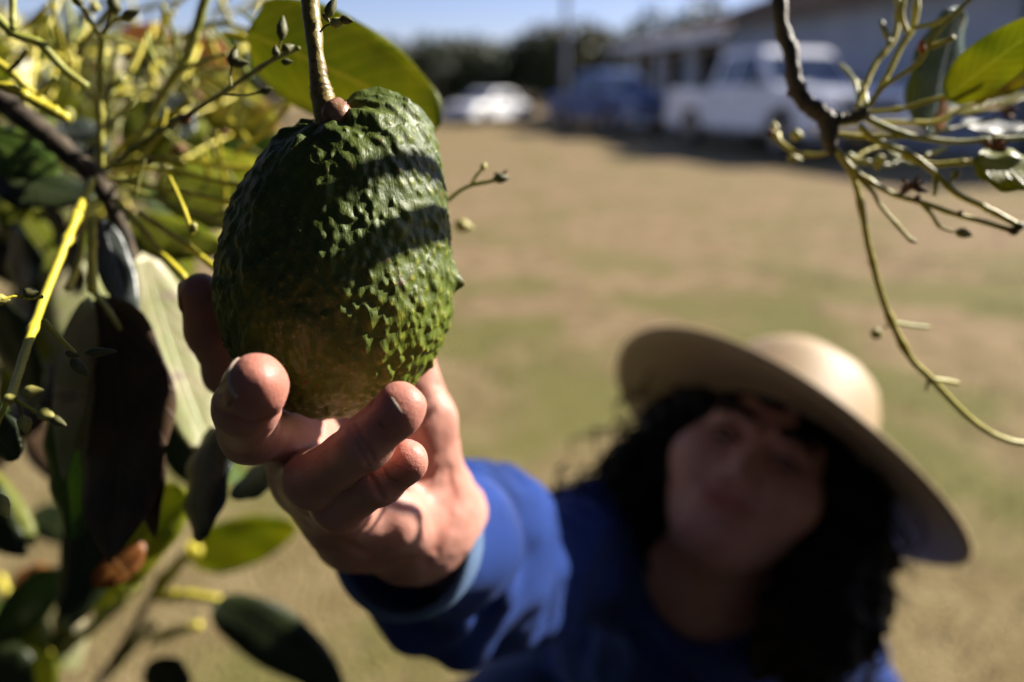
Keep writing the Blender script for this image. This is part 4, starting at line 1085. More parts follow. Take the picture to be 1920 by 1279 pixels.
def lathe(prof, name, mat, parent, nseg=96, thick=.0022, wave=None):
    V = []; UV = []
    prof2 = [(r, y) for r, y in prof]; inner = [(max(r - thick * .4, .0001), y - thick) for r, y in prof][::-1]
    full = prof2 + inner
    for i, (r, y) in enumerate(full):
        for s in range(nseg):
            a = 2 * math.pi * s / nseg; ex, ez = 1.0, 1.10 if r < .13 else 1.06
            dy = wave(a, r) if wave else 0
            V.append(hat_pt(math.cos(a) * r * ex, y + dy, math.sin(a) * r * ez)); UV.append((s / nseg, i / len(prof)))
    Fc = []
    m_ = len(full)
    for i in range(m_):
        i2 = (i + 1) % m_
        for s in range(nseg):
            s2 = (s + 1) % nseg; Fc.append((i * nseg + s, i * nseg + s2, i2 * nseg + s2, i2 * nseg + s))
    me = bpy.data.meshes.new(name); me.from_pydata([tuple(v) for v in V], [], Fc); me.update()
    bm = bmesh.new(); bm.from_mesh(me); bmesh.ops.recalc_face_normals(bm, faces=bm.faces); bm.to_mesh(me); bm.free()
    uvl = me.uv_layers.new(name='UVMap')
    for p in me.polygons:
        p.use_smooth = True
        for li in p.loop_indices: uvl.data[li].uv = UV[me.loops[li].vertex_index]
    me.materials.append(mat); return link(bpy.data.objects.new(name, me), parent)
hat = empty('straw_hat', HO, parent=None); hat.parent = person; hat.matrix_basis = Matrix.Translation(Vector(HO) - person.location)
wavef = lambda a, r: (-.009 * math.cos(a) + .003 * math.cos(2 * a) - .032 * math.sin(a) - .011 * math.sin(2 * a)) * max(0, (r - .10) / .078) ** 1.2
brim = [(.088 + (.179 - .088) * q, -.004 * 0 + (.012 * (1 - q) ** 3) - .004 * q ** 1.5 + (.004 if q > .96 else 0)) for q in np.linspace(0, 1, 14)]
lathe(brim, 'brim', M['straw'], hat, 120, .0024, wavef)
crown = [(.0895, .004), (.0865, .028), (.0825, .052), (.078, .075), (.072, .091), (.062, .102), (.045, .107), (.028, .105), (.012, .101), (.0003, .100)]
crw = lathe(crown, 'crown', M['straw'], hat, 96, .002, lambda a, r: (-.014 * math.exp(-(math.cos(a) / .35) ** 2)) * (1 if r < .06 else .2))
band = [(.0905, .006), (.0905, .012), (.0890, .026), (.0882, .030)]
M['hatband'] = noise_mat('hatband', (.3, .2, .11), (.4, .28, .16), .7, 60, 3)
lathe(band, 'hatband', M['hatband'], hat, 96, .002)

# ---------------- denim shirt
def denim_mat(name, c1, c2):
    m, t, b = newmat(name)
    tc = N(t, 'ShaderNodeTexCoord'); no = N(t, 'ShaderNodeTexNoise'); no.inputs['Scale'].default_value = 30; no.inputs['Detail'].default_value = 6; t.links.new(tc.outputs['Object'], no.inputs['Vector'])
    mr = N(t, 'ShaderNodeMapRange'); mr.inputs[1].default_value = .3; mr.inputs[2].default_value = .7; t.links.new(no.outputs['Fac'], mr.inputs[0])
    mx = N(t, 'ShaderNodeMix', data_type='RGBA'); mx.inputs[6].default_value = (*c1, 1); mx.inputs[7].default_value = (*c2, 1); t.links.new(mr.outputs[0], mx.inputs[0])
    wv = N(t, 'ShaderNodeTexWave'); wv.inputs['Scale'].default_value = 420; wv.bands_direction = 'DIAGONAL'; t.links.new(tc.outputs['Object'], wv.inputs['Vector'])
    m2 = N(t, 'ShaderNodeMix', data_type='RGBA'); q = N(t, 'ShaderNodeMath', operation='MULTIPLY'); q.inputs[1].default_value = .10; t.links.new(wv.outputs['Fac'], q.inputs[0]); t.links.new(q.outputs[0], m2.inputs[0])
    t.links.new(mx.outputs[2], m2.inputs[6]); m2.inputs[7].default_value = (.3, .42, .65, 1)
    t.links.new(m2.outputs[2], b.inputs['Base Color']); b.inputs['Roughness'].default_value = .85; b.inputs['Specular IOR Level'].default_value = .15
    b.inputs['Sheen Weight'].default_value = .08
    bp = N(t, 'ShaderNodeBump'); bp.inputs['Distance'].default_value = .0008; t.links.new(wv.outputs['Fac'], bp.inputs['Height']); t.links.new(bp.outputs[0], b.inputs['Normal'])
    return m
M['denim'] = denim_mat('denim', (.004, .025, .16), (.008, .048, .29))
M['denim_edge'] = denim_mat('denim_worn', (.10, .19, .38), (.18, .28, .46))
SF = Field(lo, hi, .0042)
SF.cap(NB - np.array([0, -.005, .0]), CH, .080, .125, .04); SF.cap(SR, SL, .058, .058, .05); SF.cap(CH, PEL, .135, .145, .05)
arm = nrm(J['E'] - J['W'])
cuffc = P(766, 1006, .318)
SF.cap(SR, J['E'], .056, .046, .03); SF.cap(J['E'], cuffc + arm * .03, .045, .033, .03)
SF.cap(SL, EL, .060, .05, .03); SF.cap(EL, WL + nrm(EL - WL) * .02, .048, .034, .02)
# folds round the sleeve
rngs = [(.28, .009), (.40, .010), (.54, .0115), (.68, .0115), (.84, .012)]
e1_ = nrm(np.cross(arm, [0, 0, 1])); e2_ = np.cross(arm, e1_)
for k, (t_, a_) in enumerate(rngs):
    c = mid(cuffc, J['E'], t_); rr = .034 + .012 * t_
    for m_ in range(5):
        a0 = m_ * 1.1 + k * .8; p0 = c + (e1_ * math.cos(a0) + e2_ * math.sin(a0)) * rr - arm * .012; p1 = c + (e1_ * math.cos(a0 + 1.0) + e2_ * math.sin(a0 + 1.0)) * rr + arm * .016
        pm = mid(p0, p1) + nrm(mid(p0, p1) - c) * .004
        SF.cap(p0, pm, .006, a_, .012); SF.cap(pm, p1, a_, .005, .012)
SF.noise(14, .011, 21, (1, 1, .6)); SF.noise(34, .0075, 22)
SF.cap(hp(0, -.10, -.01), NB + U_ * .02, .056, .054, .01, cut=True)              # neck opening
SF.cap(cuffc - arm * .09, cuffc + arm * .045, .0335, .0335, .004, cut=True)
V, Q = SF.mesh(); V = laplace(V, Q, 1)
vd = (V - cuffc) @ arm; near = np.linalg.norm(V - cuffc, axis=1) < .12
keep = ~(near & (vd < .014)); Q = Q[keep[Q].all(1)]
shirt = mesh_np('shirt', V, Q, M['denim'], person); print('shirt', len(V))
# cuff: a band with thickness, worn pale along its edge
oax = nrm(arm + cv(.30, .05, .0)); u1 = nrm(np.cross(oax, U_)); u2 = np.cross(oax, u1)
def ringmesh(name, sects, mat, parent, nseg=72):
    V = []
    for (s, r, lump) in sects:
        for k in range(nseg):
            a = 2 * math.pi * k / nseg; rr = r * (1 + lump * (math.sin(3 * a + s * 60) * .5 + math.sin(5 * a + 1) * .3))
            V.append(cuffc + oax * s + (u1 * math.cos(a) * 1.04 + u2 * math.sin(a)) * rr)
    n = len(sects); Fc = []
    for i in range(n):
        i2 = (i + 1) % n
        for k in range(nseg): Fc.append((i * nseg + k, i * nseg + (k + 1) % nseg, i2 * nseg + (k + 1) % nseg, i2 * nseg + k))
    V = np.array(V); bm = bmesh.new(); vs = [bm.verts.new(v) for v in V]
    for f in Fc: bm.faces.new([vs[i] for i in f])
    return bm_obj(name, bm, mat, parent, True)
cf = ringmesh('cuff', [(-.004, .0350, .015), (.000, .0356, .015), (.012, .0355, .03), (.026, .0365, .05), (.040, .0380, .07), (.040, .0325, .0), (.012, .0332, .01), (-.004, .0334, .01)], M['denim'], shirt)
ringmesh('cuff_edge', [(-.0075, .0345, .015), (-.0085, .0358, .015), (-.004, .0372, .015), (.003, .0368, .02), (.003, .0362, .02), (-.003, .0330, .015)], M['denim_edge'], shirt)
# collar and button placket
def strip(name, pts_, wdt, n_, mat, parent, th=.002):
    c = catmull(pts_, 24); T = np.gradient(c, axis=0); bm = bmesh.new(); rows_ = []
    for i in range(len(c)):
        s = nrm(np.cross(T[i], n_)); nn = nrm(np.cross(s, T[i]))
        rows_.append([bm.verts.new(c[i] + s * wdt / 2 * a_ + nn * b_) for a_, b_ in ((-1, 0), (1, 0), (1, th), (-1, th))])
    for i in range(len(c) - 1):
        for k in range(4): bm.faces.new((rows_[i][k], rows_[i][(k + 1) % 4], rows_[i + 1][(k + 1) % 4], rows_[i + 1][k]))
    bm.faces.new(rows_[0]); bm.faces.new(rows_[-1][::-1]); return bm_obj(name, bm, mat, parent, True)
fr = -F_
strip('collar', [NB + cv(-.075, .05, -.01), NB + cv(-.068, .0, -.055), NB + cv(-.045, -.05, -.085), NB + cv(-.02, -.09, -.10)], .042, fr, M['denim'], shirt, .003)
strip('collar', [NB + cv(.070, .0, -.01), NB + cv(.072, -.04, -.05), NB + cv(.045, -.075, -.08), NB + cv(.01, -.10, -.10)], .042, fr, M['denim'], shirt, .003)
jn = Field(lo, hi, .006)
for s, kn_, ft in ((-1, kneeR, footR), (1, kneeL, footL)):
    jn.cap(PEL + np.array([s * .09, 0, -.03]), kn_, .09, .066, .03); jn.cap(kn_, ft, .062, .045, .02)
jn.cap(PEL, PEL + np.array([0, 0, -.04]), .13, .12, .04); jn.noise(18, .008, 31)
V, Q = jn.mesh(); mesh_np('jeans', V, Q, M['jeans'], person)

# ================================================================== AVOCADO TREE
tree = empty('avocado_tree', (-1.15, -.35, 0), 'avocado tree with yellow flower stems and hanging leaves framing the fruit', 'tree')
tube('trunk', [(-1.15, -.35, -.05), (-1.12, -.36, .5), (-1.02, -.33, 1.0), (-.85, -.30, 1.45)], [.11, .085, .07, .05], M['bark'], tree, 30, 16, .25)
tube('limb', [(-.85, -.30, 1.45), (-.55, -.22, 1.72), (-.1, -.14, 1.78), (.18, -.10, 1.66), tuple(P(1900, -300, .33))], [.045, .03, .014, .006, .0028], M['bark'], tree, 40, 12, .2)
tube('limb', [(-1.04, -.33, .9), (-.85, -.05, 1.05), (-.60, .12, 1.13), tuple(P(-240, 60, .36))], [.035, .022, .013, .0075], M['bark'], tree, 30, 12, .2)
tube('limb', [(-1.12, -.36, .45), (-.85, .0, .50), (-.5, .3, .54), tuple(P(60, 1500, .55))], [.03, .02, .012, .006], M['bark'], tree, 30, 10, .2)
tube('limb', [(-.86, -.30, 1.44), (-.95, .15, 1.8), (-1.0, .5, 2.0), (-.9, .9, 2.1)], [.035, .022, .013, .006], M['bark'], tree, 30, 10, .2)
tube('fruit_branch', [(-.1, -.14, 1.78), (-.10, -.02, 1.55), tuple(P(560, -340, .21)), tuple(P(566, -215, .206))], [.012, .008, .0045, .0032], M['bark_olive'], tree, 24, 12, .15)

def leaf(base, tip, wdt, face, mat, parent, curl=.0, fold=.25, wavy=.04, blunt=1.0, nu=22, nv=8, name='leaf', side=0.0):
    """blade from base to tip (world), broad side turned to `face`; folded along the midrib, arched by curl"""
    base = np.asarray(base, float); tip = np.asarray(tip, float); ax = tip - base; L = np.linalg.norm(ax); t_ = ax / L
    n = nrm(np.asarray(face) - t_ * (np.asarray(face) @ t_)); s = np.cross(t_, n)
    V = []; UV = []; sd = random.random() * 30
    for i in range(nu + 1):
        u = i / nu
        prof = (math.sin(math.pi * min(1, u ** .80)) ** (.72 / blunt)) if 0 < u < 1 else 0
        hw = wdt / 2 * prof * (1 - .12 * u); bend = curl * L * math.sin(math.pi * u) + curl * L * .6 * u * u
        c = base + t_ * L * u + n * (curl * L * .6 - bend) + s * side * L * math.sin(math.pi * u)
        for j in range(nv + 1):
            v = j / nv * 2 - 1
            wv = wavy * wdt * math.sin(u * 17 + sd + (3 if v > 0 else 0)) * abs(v) ** 2
            V.append(c + s * hw * v * math.cos(fold * .7) + n * (abs(v) * hw * math.tan(fold) * .8 - v * v * hw * .25 + wv)); UV.append((u, v * .5 + .5))
    Fc = []
    for i in range(nu):
        for j in range(nv):
            a = i * (nv + 1) + j; Fc.append((a, a + 1, a + nv + 2, a + nv + 1))
    V = np.array(V); c0 = V.mean(0)
    me = bpy.data.meshes.new(name); me.from_pydata((V - c0).tolist(), [], Fc); me.update()
    uvl = me.uv_layers.new(name='UVMap')
    li = np.zeros(len(me.loops), np.int32); me.loops.foreach_get('vertex_index', li)
    uvl.data.foreach_set('uv', np.array(UV)[li].astype(np.float32).ravel())
    for p in me.polygons: p.use_smooth = True
    me.materials.append(mat)
    o = bpy.data.objects.new(name, me); o.location = c0; link(o, parent)
    md = o.modifiers.new('thickness', 'SOLIDIFY'); md.thickness = .00035; md.offset = 0
    return o
SMP = [P(x, y, d) for x in range(0, 1921, 240) for y in range(0, 1280, 213) for d in (.2, .3, .45)] + [HC, HC + np.array([0, 0, .1]), np.array([.3, .9, .3]), P(1500, 1270, .75)]
SMA = np.array(SMP)
def pl(pts, d0=None, d1=None):
    """list of pixels + depths -> world; depth runs d0..d1 when not given"""
    n = len(pts); out = []
    for i, p in enumerate(pts):
        d = p[2] if len(p) > 2 else d0 + (d1 - d0) * i / max(1, n - 1)
        out.append(P(p[0], p[1], d))
    return out
def stem(pts, w0, w1, d0, d1, mat, parent, n=None, name='flower_stem', nod=True):
    w = pl(pts, d0, d1); ra = w0 / 2 / FPX * d0; rb = w1 / 2 / FPX * d1
    nodes = [(random.uniform(.15, .9), random.uniform(.2, .5), .013) for _ in range(4 if nod else 0)]
    return tube(name, w, [ra, rb], mat, parent, n or max(14, 7 * len(pts)), 9, .12, nodes)
def bud(px, py, d, lpx, dirpx, mat, parent, fat=.5):
    """small pointed flower bud, lpx long, pointing along dirpx in the picture plane"""
    c = P(px, py, d); a = nrm(cv(dirpx[0], -dirpx[1], random.uniform(-.3, .3))); L = lpx / FPX * d
    return tube('flower_bud', [c - a * L / 2, c - a * L * .2, c + a * L * .15, c + a * L / 2], [L * .08, L * fat * .48, L * fat * .5, L * fat * .33, L * .04], mat, parent, 12, 9, .12)
def tuft(px, py, d, r, parent, mat=None, n=7):
    """withered flower: a few ragged bracts spreading from one point"""
    V, Fc, off = [], [], 0; c = P(px, py, d); R0 = r / FPX * d
    for k in range(n):
        dd = nrm(cv(random.uniform(-1, 1), random.uniform(-.5, 1.2), random.uniform(-.8, .8)))
        v, f = tube_np([c, c + dd * R0 * .6, c + dd * R0 * random.uniform(.8, 1.2) + cv(random.uniform(-.2, .2), random.uniform(-.2, .2), 0) * R0], [R0 * .12, R0 * .2, R0 * .03], 7, 6)
        V.append(v); Fc += [tuple(i + off for i in (g if g[0] != g[3] else g[:3])) for g in f]; off += len(v)
    me = bpy.data.meshes.new('dry_flower'); me.from_pydata(np.concatenate(V).tolist(), [], Fc); me.materials.append(mat or M['dry'])
    return link(bpy.data.objects.new('dry_flower', me), parent)
ST, SO, SG = M['stem'], M['stem_olive'], M['stem_green']
toC = -F_

# ---- left branch
lb = tube('branch', pl([(-240, 60, .36), (-60, 150, .33), (60, 232, .315), (130, 290, .31), (182, 335, .305), (215, 395, .305), (248, 480, .31), (268, 560, .315), (272, 640, .33)]),
          [.0075, .0058, .0050, .0046, .0040, .0026, .0020, .0016], M['bark'], tree, 60, 12, .3)
for pts, w0, w1, d0, d1, m in [
    ([(172, 338), (150, 390), (118, 470), (82, 560), (52, 645), (33, 705), (18, 750)], 15, 17, .285, .182, ST),
    ([(82, 600), (108, 630), (140, 662)], 10, 9, .192, .194, ST),
    ([(80, 556), (58, 560), (28, 556), (4, 562)], 7, 5, .192, .186, ST),
    ([(33, 752), (50, 762), (82, 782)], 7, 6, .180, .178, ST), ([(30, 750), (42, 775), (46, 795)], 5, 4, .180, .178, SO),
    ([(16, 745), (4, 775), (-20, 830)], 9, 8, .182, .178, ST), ([(-30, 880), (-10, 925), (14, 962)], 10, 7, .178, .178, ST),
    ([(-30, 5), (25, 62), (75, 82), (118, 128), (162, 162)], 17, 15, .25, .265, SG),
    ([(24, -20), (25, 55)], 12, 13, .25, .25, SG), ([(-40, 90), (20, 135), (65, 178), (118, 222)], 15, 14, .27, .285, ST),
    ([(-30, 148), (30, 170), (75, 195), (125, 222)], 18, 20, .25, .262, ST), ([(68, 180), (90, 160), (106, 146)], 9, 8, .26, .26, SG),
    ([(18, 132), (38, 112), (50, 92)], 9, 8, .27, .26, SO),
    ([(190, 318), (188, 240), (188, 150), (190, 95), (192, 62)], 13, 13, .30, .27, SG),
    ([(190, 70), (180, 55), (163, 30), (150, 5), (140, -20)], 9, 7, .27, .25, SO), ([(192, 66), (202, 45), (212, 12), (214, -20)], 9, 8, .27, .26, SO),
    ([(200, 55), (215, 40), (235, 32)], 4, 4, .262, .26, SO),
    ([(262, 262), (290, 205), (322, 150), (345, 118), (366, 60), (390, -20)], 15, 18, .32, .29, SG),
    ([(338, 130), (380, 115), (425, 100)], 8, 8, .30, .30, SG), ([(322, 158), (300, 130), (280, 90), (276, 60)], 8, 6, .31, .32, SG),
    ([(196, 318), (250, 280), (330, 228), (400, 186), (450, 152), (510, 114), (560, 90)], 10, 8, .30, .225, SO),
    ([(434, 165), (432, 140), (438, 112)], 4, 4, .232, .232, SO), ([(505, 116), (520, 98), (528, 70)], 4, 4, .228, .225, SO),
    ([(420, 178), (460, 178), (498, 172)], 5, 4, .235, .235, SO),
    ([(215, 375), (262, 425), (300, 472), (345, 520)], 13, 15, .30, .262, ST), ([(262, 400), (300, 425), (352, 462), (430, 522), (500, 560)], 12, 14, .30, .25, ST),
    ([(318, 332), (332, 362), (348, 400), (360, 438)], 7, 9, .26, .245, ST),
    ([(200, 335), (290, 352), (380, 368), (490, 392)], 9, 9, .30, .275, ST), ([(210, 325), (300, 318), (400, 338), (495, 358)], 9, 9, .31, .29, ST),
    ([(220, 345), (300, 375), (380, 405), (470, 440)], 8, 8, .31, .28, SG), ([(215, 312), (300, 300), (345, 310)], 14, 13, .29, .285, ST),
    ([(205, 300), (240, 262), (290, 232), (360, 190)], 8, 9, .33, .31, ST), ([(350, 300), (420, 312), (500, 318)], 10, 10, .33, .33, ST),
    ([(174, 410), (172, 470), (174, 545)], 12, 18, .29, .27, ST), ([(172, 542), (200, 578), (226, 618)], 11, 9, .27, .275, SG),
    ([(155, 440), (145, 500), (126, 542)], 8, 13, .30, .28, ST), ([(240, 330), (262, 300), (300, 250), (312, 205)], 7, 7, .30, .3, ST),
    ([(255, 365), (262, 330), (272, 300)], 5, 4, .27, .27, SO), ([(205, 190), (215, 160), (232, 150)], 12, 12, .33, .33, SG),
    ([(420, 62), (455, 70), (488, 84)], 11, 12, .31, .31, ST), ([(450, 20), (500, 60), (540, 92)], 7, 7, .32, .32, SG),
    ([(-20, 240), (40, 255), (100, 258)], 8, 8, .31, .31, SG), ([(400, 405), (425, 400), (450, 412)], 9, 9, .29, .29, SG),
    ([(840, 376, .262), (862, 358, .26), (885, 347, .258), (915, 341, .256), (938, 336, .255)], 8, 7, .26, .256, SG),
    ([(882, 349), (893, 330), (905, 316)], 6, 5, .258, .255, SG),
]:
    stem(pts, w0, w1, d0, d1, m, lb)
for px, py, d, l, dr, m, ft in [
    (58, 549, .190, 30, (1, -.1), M['bud_dark'], .8), (2, 562, .21, 30, (1, 0), M['bud'], .8), (150, 690, .194, 44, (.6, .7), M['bud_dark'], .5),
    (190, 660, .200, 62, (1, -.05), M['bud_dark'], .3), (136, 664, .194, 26, (1, .3), M['bud_dark'], .6), (20, 746, .179, 26, (1, -.2), M['bud'], .7), (62, 733, .178, 36, (1, -.1), M['bud'], .62),
    (47, 797, .178, 38, (.1, 1), M['bud'], .62), (88, 778, .178, 36, (1, .3), M['bud'], .7), (110, 790, .178, 38, (1, .45), M['bud_dark'], .5), (6, 950, .178, 46, (.4, 1), M['bud'], .5),
    (144, -4, .25, 34, (-.3, -1), M['bud_dark'], .6), (213, 4, .26, 40, (0, -1), M['bud_dark'], .6), (246, 26, .26, 38, (1, -.35), M['bud_dark'], .5), (178, 12, .29, 24, (0, -1), M['bud'], .8),
    (529, 52, .225, 46, (.05, -1), M['bud_dark'], .45), (517, 96, .225, 22, (0, -1), M['bud_dark'], .7), (540, 90, .224, 26, (.6, -.4), M['bud_dark'], .7), (438, 106, .232, 38, (.2, -1), M['bud_dark'], .55),
    (450, 118, .232, 34, (1, 0), M['bud_dark'], .6), (500, 170, .235, 26, (1, -.3), M['bud_dark'], .6), (538, 116, .224, 22, (1, 0), M['bud_dark'], .6), (350, 222, .25, 30, (.7, -.5), M['dry'], .6),
    (364, 426, .245, 20, (.2, 1), M['bud'], .7), (940, 334, .255, 30, (1, 0), M['bud_dark'], .7), (907, 312, .255, 18, (.6, -1), M['bud'], .7),
    (621, 14, .204, 40, (.5, -.9), M['bud_dark'], .5), (634, 42, .203, 34, (1, -.2), M['bud'], .6), (650, 38, .202, 28, (1, .3), M['bud_dark'], .6), (612, 34, .206, 22, (.6, .8), M['bud_dark'], .5),
    (870, 424, .33, 36, (1, .2), M['bud'], .7)]:
    bud(px, py, d, l, dr, m, lb, ft)
stem([(600, 60), (612, 48), (632, 44)], 4, 3, .205, .203, SO, lb, name='flower_stem')
tuft(940, 332, .255, 16, lb); tuft(282, 305, .28, 12, lb)
# leaves of the left branch: (base),(tip), width m, facing, material, curl, fold
for b, t, wd, fc, m, cu, fo, bl in [
    ((470, 60, .30), (826, 236, .30), .050, cv(-.6, -.35, -1), M['leaf_olive'], .06, .12, 1.9),
    ((214, 560, .285), (205, 1055, .262), .056, cv(-.3, .1, -1), M['leaf_brown'], .09, .3, 1.2),
    ((250, 620, .29), (290, 1010, .275), .030, cv(-.45, .1, -1), M['leaf_brown'], -.05, .2, 1.2),
    ((262, 480, .315), (420, 900, .31), .032, cv(.72, .2, -.75), M['leaf_cream'], .07, .3, 1.2),
    ((392, 800, .30), (372, 1018, .285), .036, cv(-.6, .5, -.7), M['leaf_grey'], -.05, .1, 1.5),
    ((520, 870, .31), (430, 930, .31), .020, cv(-.6, .4, -.7), M['leaf_dark'], .0, .1, 1.2),
    ((112, 770, .30), (140, 1015, .295), .028, cv(-.3, .1, -1), M['leaf_green'], .03, .2, 1.3),
    ((162, 555, .275), (118, 900, .27), .016, cv(.8, .1, -.6), M['leaf_cream'], .05, .35, 1.0),
    ((172, 560, .285), (155, 860, .28), .015, cv(.7, .1, -.7), M['leaf_cream'], -.06, .35, 1.0),
    ((190, 415, .30), (256, 612, .29), .016, cv(.6, .1, -.8), M['leaf_grey'], .1, .3, 1.0),
    ((205, 1040, .33), (245, 1085, .33), .03, cv(.3, .1, -1), M['leaf_orange'], .0, .2, 1.5),
    ((325, 900, .33), (230, 1110, .34), .032, cv(.7, .2, -.7), M['leaf_lime'], .05, .3, 1.1),
    ((0, 330, .34), (175, 372, .33), .034, cv(-.3, .8, -.6), M['leaf_dark'], .05, .2, 1.1),
    ((-60, 240, .34), (110, 330, .33), .030, cv(-.2, .7, -.8), M['leaf_green'], .05, .2, 1.1),
    ((30, 420, .38), (40, 640, .38), .05, cv(-.6, .2, -.8), M['leaf_dark'], .05, .2, 1.1),
    ((90, 380, .40), (150, 560, .42), .04, cv(-.6, .2, -.8), M['leaf_brown'], .05, .2, 1.1),
    ((-20, 560, .36), (70, 770, .36), .045, cv(-.6, .2, -.8), M['leaf_dark'], .05, .2, 1.1),
    ((-40, 780, .24), (36, 860, .24), .02, cv(-.5, .2, -.8), M['leaf_dark'], .0, .2, 1.3),
    ((-50, 790, .28), (20, 800, .28), .02, cv(.4, .4, -.8), M['leaf_green'], .0, .2, 1.3),
    ((240, 205, .42), (420, 330, .42), .05, cv(.1, .3, -1), M['leaf_olive'], .05, .2, 1.2),
    ((340, 150, .45), (520, 250, .42), .045, cv(.3, .2, -1), M['leaf_yellow'], .05, .2, 1.2),
    ((230, 60, .50), (350, 112, .50), .04, cv(.5, .2, -1), M['leaf_orange'], .05, .2, 1.4),
    ((350, 80, .48), (432, 122, .48), .03, cv(.5, .2, -1), M['leaf_orange'], .05, .2, 1.4),
    ((290, 90, .46), (350, 190, .46), .035, cv(.6, .2, -1), M['leaf_cream'], .05, .2, 1.4),
    ((300, 180, .40), (350, 260, .40), .03, cv(.4, .3, -1), M['leaf_grey'], .05, .2, 1.4),
    ((110, 230, .40), (200, 300, .40), .03, cv(.4, .3, -1), M['leaf_grey'], .05, .2, 1.2),
    ((360, 290, .40), (560, 420, .36), .05, cv(.3, .5, -1), M['leaf_lime'], .05, .2, 1.2),
    ((300, 330, .38), (520, 420, .36), .04, cv(.2, .5, -1), M['leaf_olive'], .05, .2, 1.2),
    ((380, 220, .44), (560, 330, .42), .045, cv(.2, .3, -1), M['leaf_green'], .05, .2, 1.2),
    ((240, 420, .36), (420, 470, .34), .03, cv(.3, .5, -1), M['leaf_olive'], .05, .2, 1.1),
]:
    leaf(P(*b), P(*t), wd, fc, m, lb, cu, fo, .03, bl)

# ---- more of the same tree behind: foliage and stems running back and to the left
bk = tube('branch', [(-.60, .12, 1.13), (-.50, .35, 1.08), tuple(P(60, 330, .55)), tuple(P(250, 300, .62)), tuple(P(380, 240, .75))], [.012, .008, .005, .004, .002], M['bark'], tree, 30, 10, .2)
def scatter(n, xr, yr, dr, mats, parent, lw, seed, fc=None, avoid=None):
    rd = random.Random(seed)
    for k in range(n):
        x, y, d = rd.uniform(*xr), rd.uniform(*yr), rd.uniform(*dr)
        if avoid and avoid(x, y, d): continue
        a = rd.uniform(-2.6, -.4); L = rd.uniform(*lw)
        b = P(x, y, d); t = b + cv(math.cos(a) * .8, math.sin(a), rd.uniform(-.4, .4)) * L
        f = fc or cv(rd.uniform(-1, .6), rd.uniform(-.3, .9), rd.uniform(-1, -.2))
        leaf(b, t, L * rd.uniform(.38, .5), f, M[rd.choice(mats)], parent, rd.uniform(-.05, .12), rd.uniform(.1, .3), .03, rd.uniform(1, 1.3), 10, 4)
scatter(64, (-260, 420), (60, 480), (.55, 1.1), ['leaf_green', 'leaf_lime', 'leaf_yellow', 'leaf_olive', 'leaf_cream', 'leaf_lime'], bk, (.08, .13), 5)
scatter(38, (-260, 330), (330, 860), (.42, .85), ['leaf_dark', 'leaf_olive', 'leaf_green', 'leaf_brown', 'leaf_cream'], bk, (.08, .13), 6)
scatter(20, (-60, 540), (-40, 200), (.9, 1.6), ['leaf_olive', 'leaf_green', 'leaf_yellow'], bk, (.08, .12), 8)
rd = random.Random(12)
for k in range(210):                                     # blurred flower stems behind the sharp ones
    x, y = rd.uniform(-40, 470), rd.uniform(20, 470); d = rd.uniform(.33, .6); a = rd.uniform(-1.2, 1.9); L = rd.uniform(50, 150)
    pts_ = [(x, y), (x + math.cos(a) * L * .5 + rd.uniform(-8, 8), y - math.sin(a) * L * .5 + rd.uniform(-8, 8)), (x + math.cos(a) * L, y - math.sin(a) * L)]
    if max(p[0] for p in pts_) > 560: continue
    stem(pts_, rd.uniform(5, 11), rd.uniform(5, 10), d, d + rd.uniform(-.04, .04), rd.choice([ST, SG, ST, SO]), bk, 10, nod=False)
for k in range(26):
    x, y = rd.uniform(100, 480), rd.uniform(120, 460); bud(x, y, rd.uniform(.3, .5), rd.uniform(22, 36), (rd.uniform(-1, 1), rd.uniform(-1, 1)), rd.choice([M['bud'], M['bud_dark'], M['dry']]), bk, .6)

# ---- low shoot at the bottom left
lo_ = tube('branch', [tuple(P(60, 1500, .55)), tuple(P(180, 1290, .62)), tuple(P(250, 1180, .62)), tuple(P(290, 1105, .62)), tuple(P(300, 1075, .62))], [.006, .004, .0034, .003, .002], M['bark_olive'], tree, 24, 10, .2)
for pts, w0, w1, d0, d1, m in [
    ([(292, 1120), (320, 1075), (350, 1042), (372, 1030)], 22, 24, .46, .46, ST), ([(300, 1120), (350, 1116), (410, 1125)], 18, 16, .46, .45, ST),
    ([(285, 1200), (330, 1185), (375, 1172)], 18, 16, .46, .46, ST), ([(180, 1285), (240, 1220), (285, 1170)], 20, 18, .48, .46, SG),
    ([(70, 1262), (120, 1220), (190, 1160), (230, 1130)], 22, 20, .46, .46, SG), ([(160, 1020), (165, 1060), (150, 1110)], 20, 16, .44, .45, ST),
    ([(250, 1100), (220, 1085), (180, 1110), (130, 1130)], 16, 14, .47, .5, SG), ([(90, 1230), (60, 1180), (20, 1130), (0, 1080)], 18, 14, .48, .5, ST),
    ([(30, 1270), (60, 1200), (90, 1140)], 16, 14, .5, .52, SG), ([(230, 1130), (250, 1080), (262, 1050)], 16, 14, .46, .46, SG)]:
    stem(pts, w0, w1, d0 * 1.35, d1 * 1.35, m, lo_)
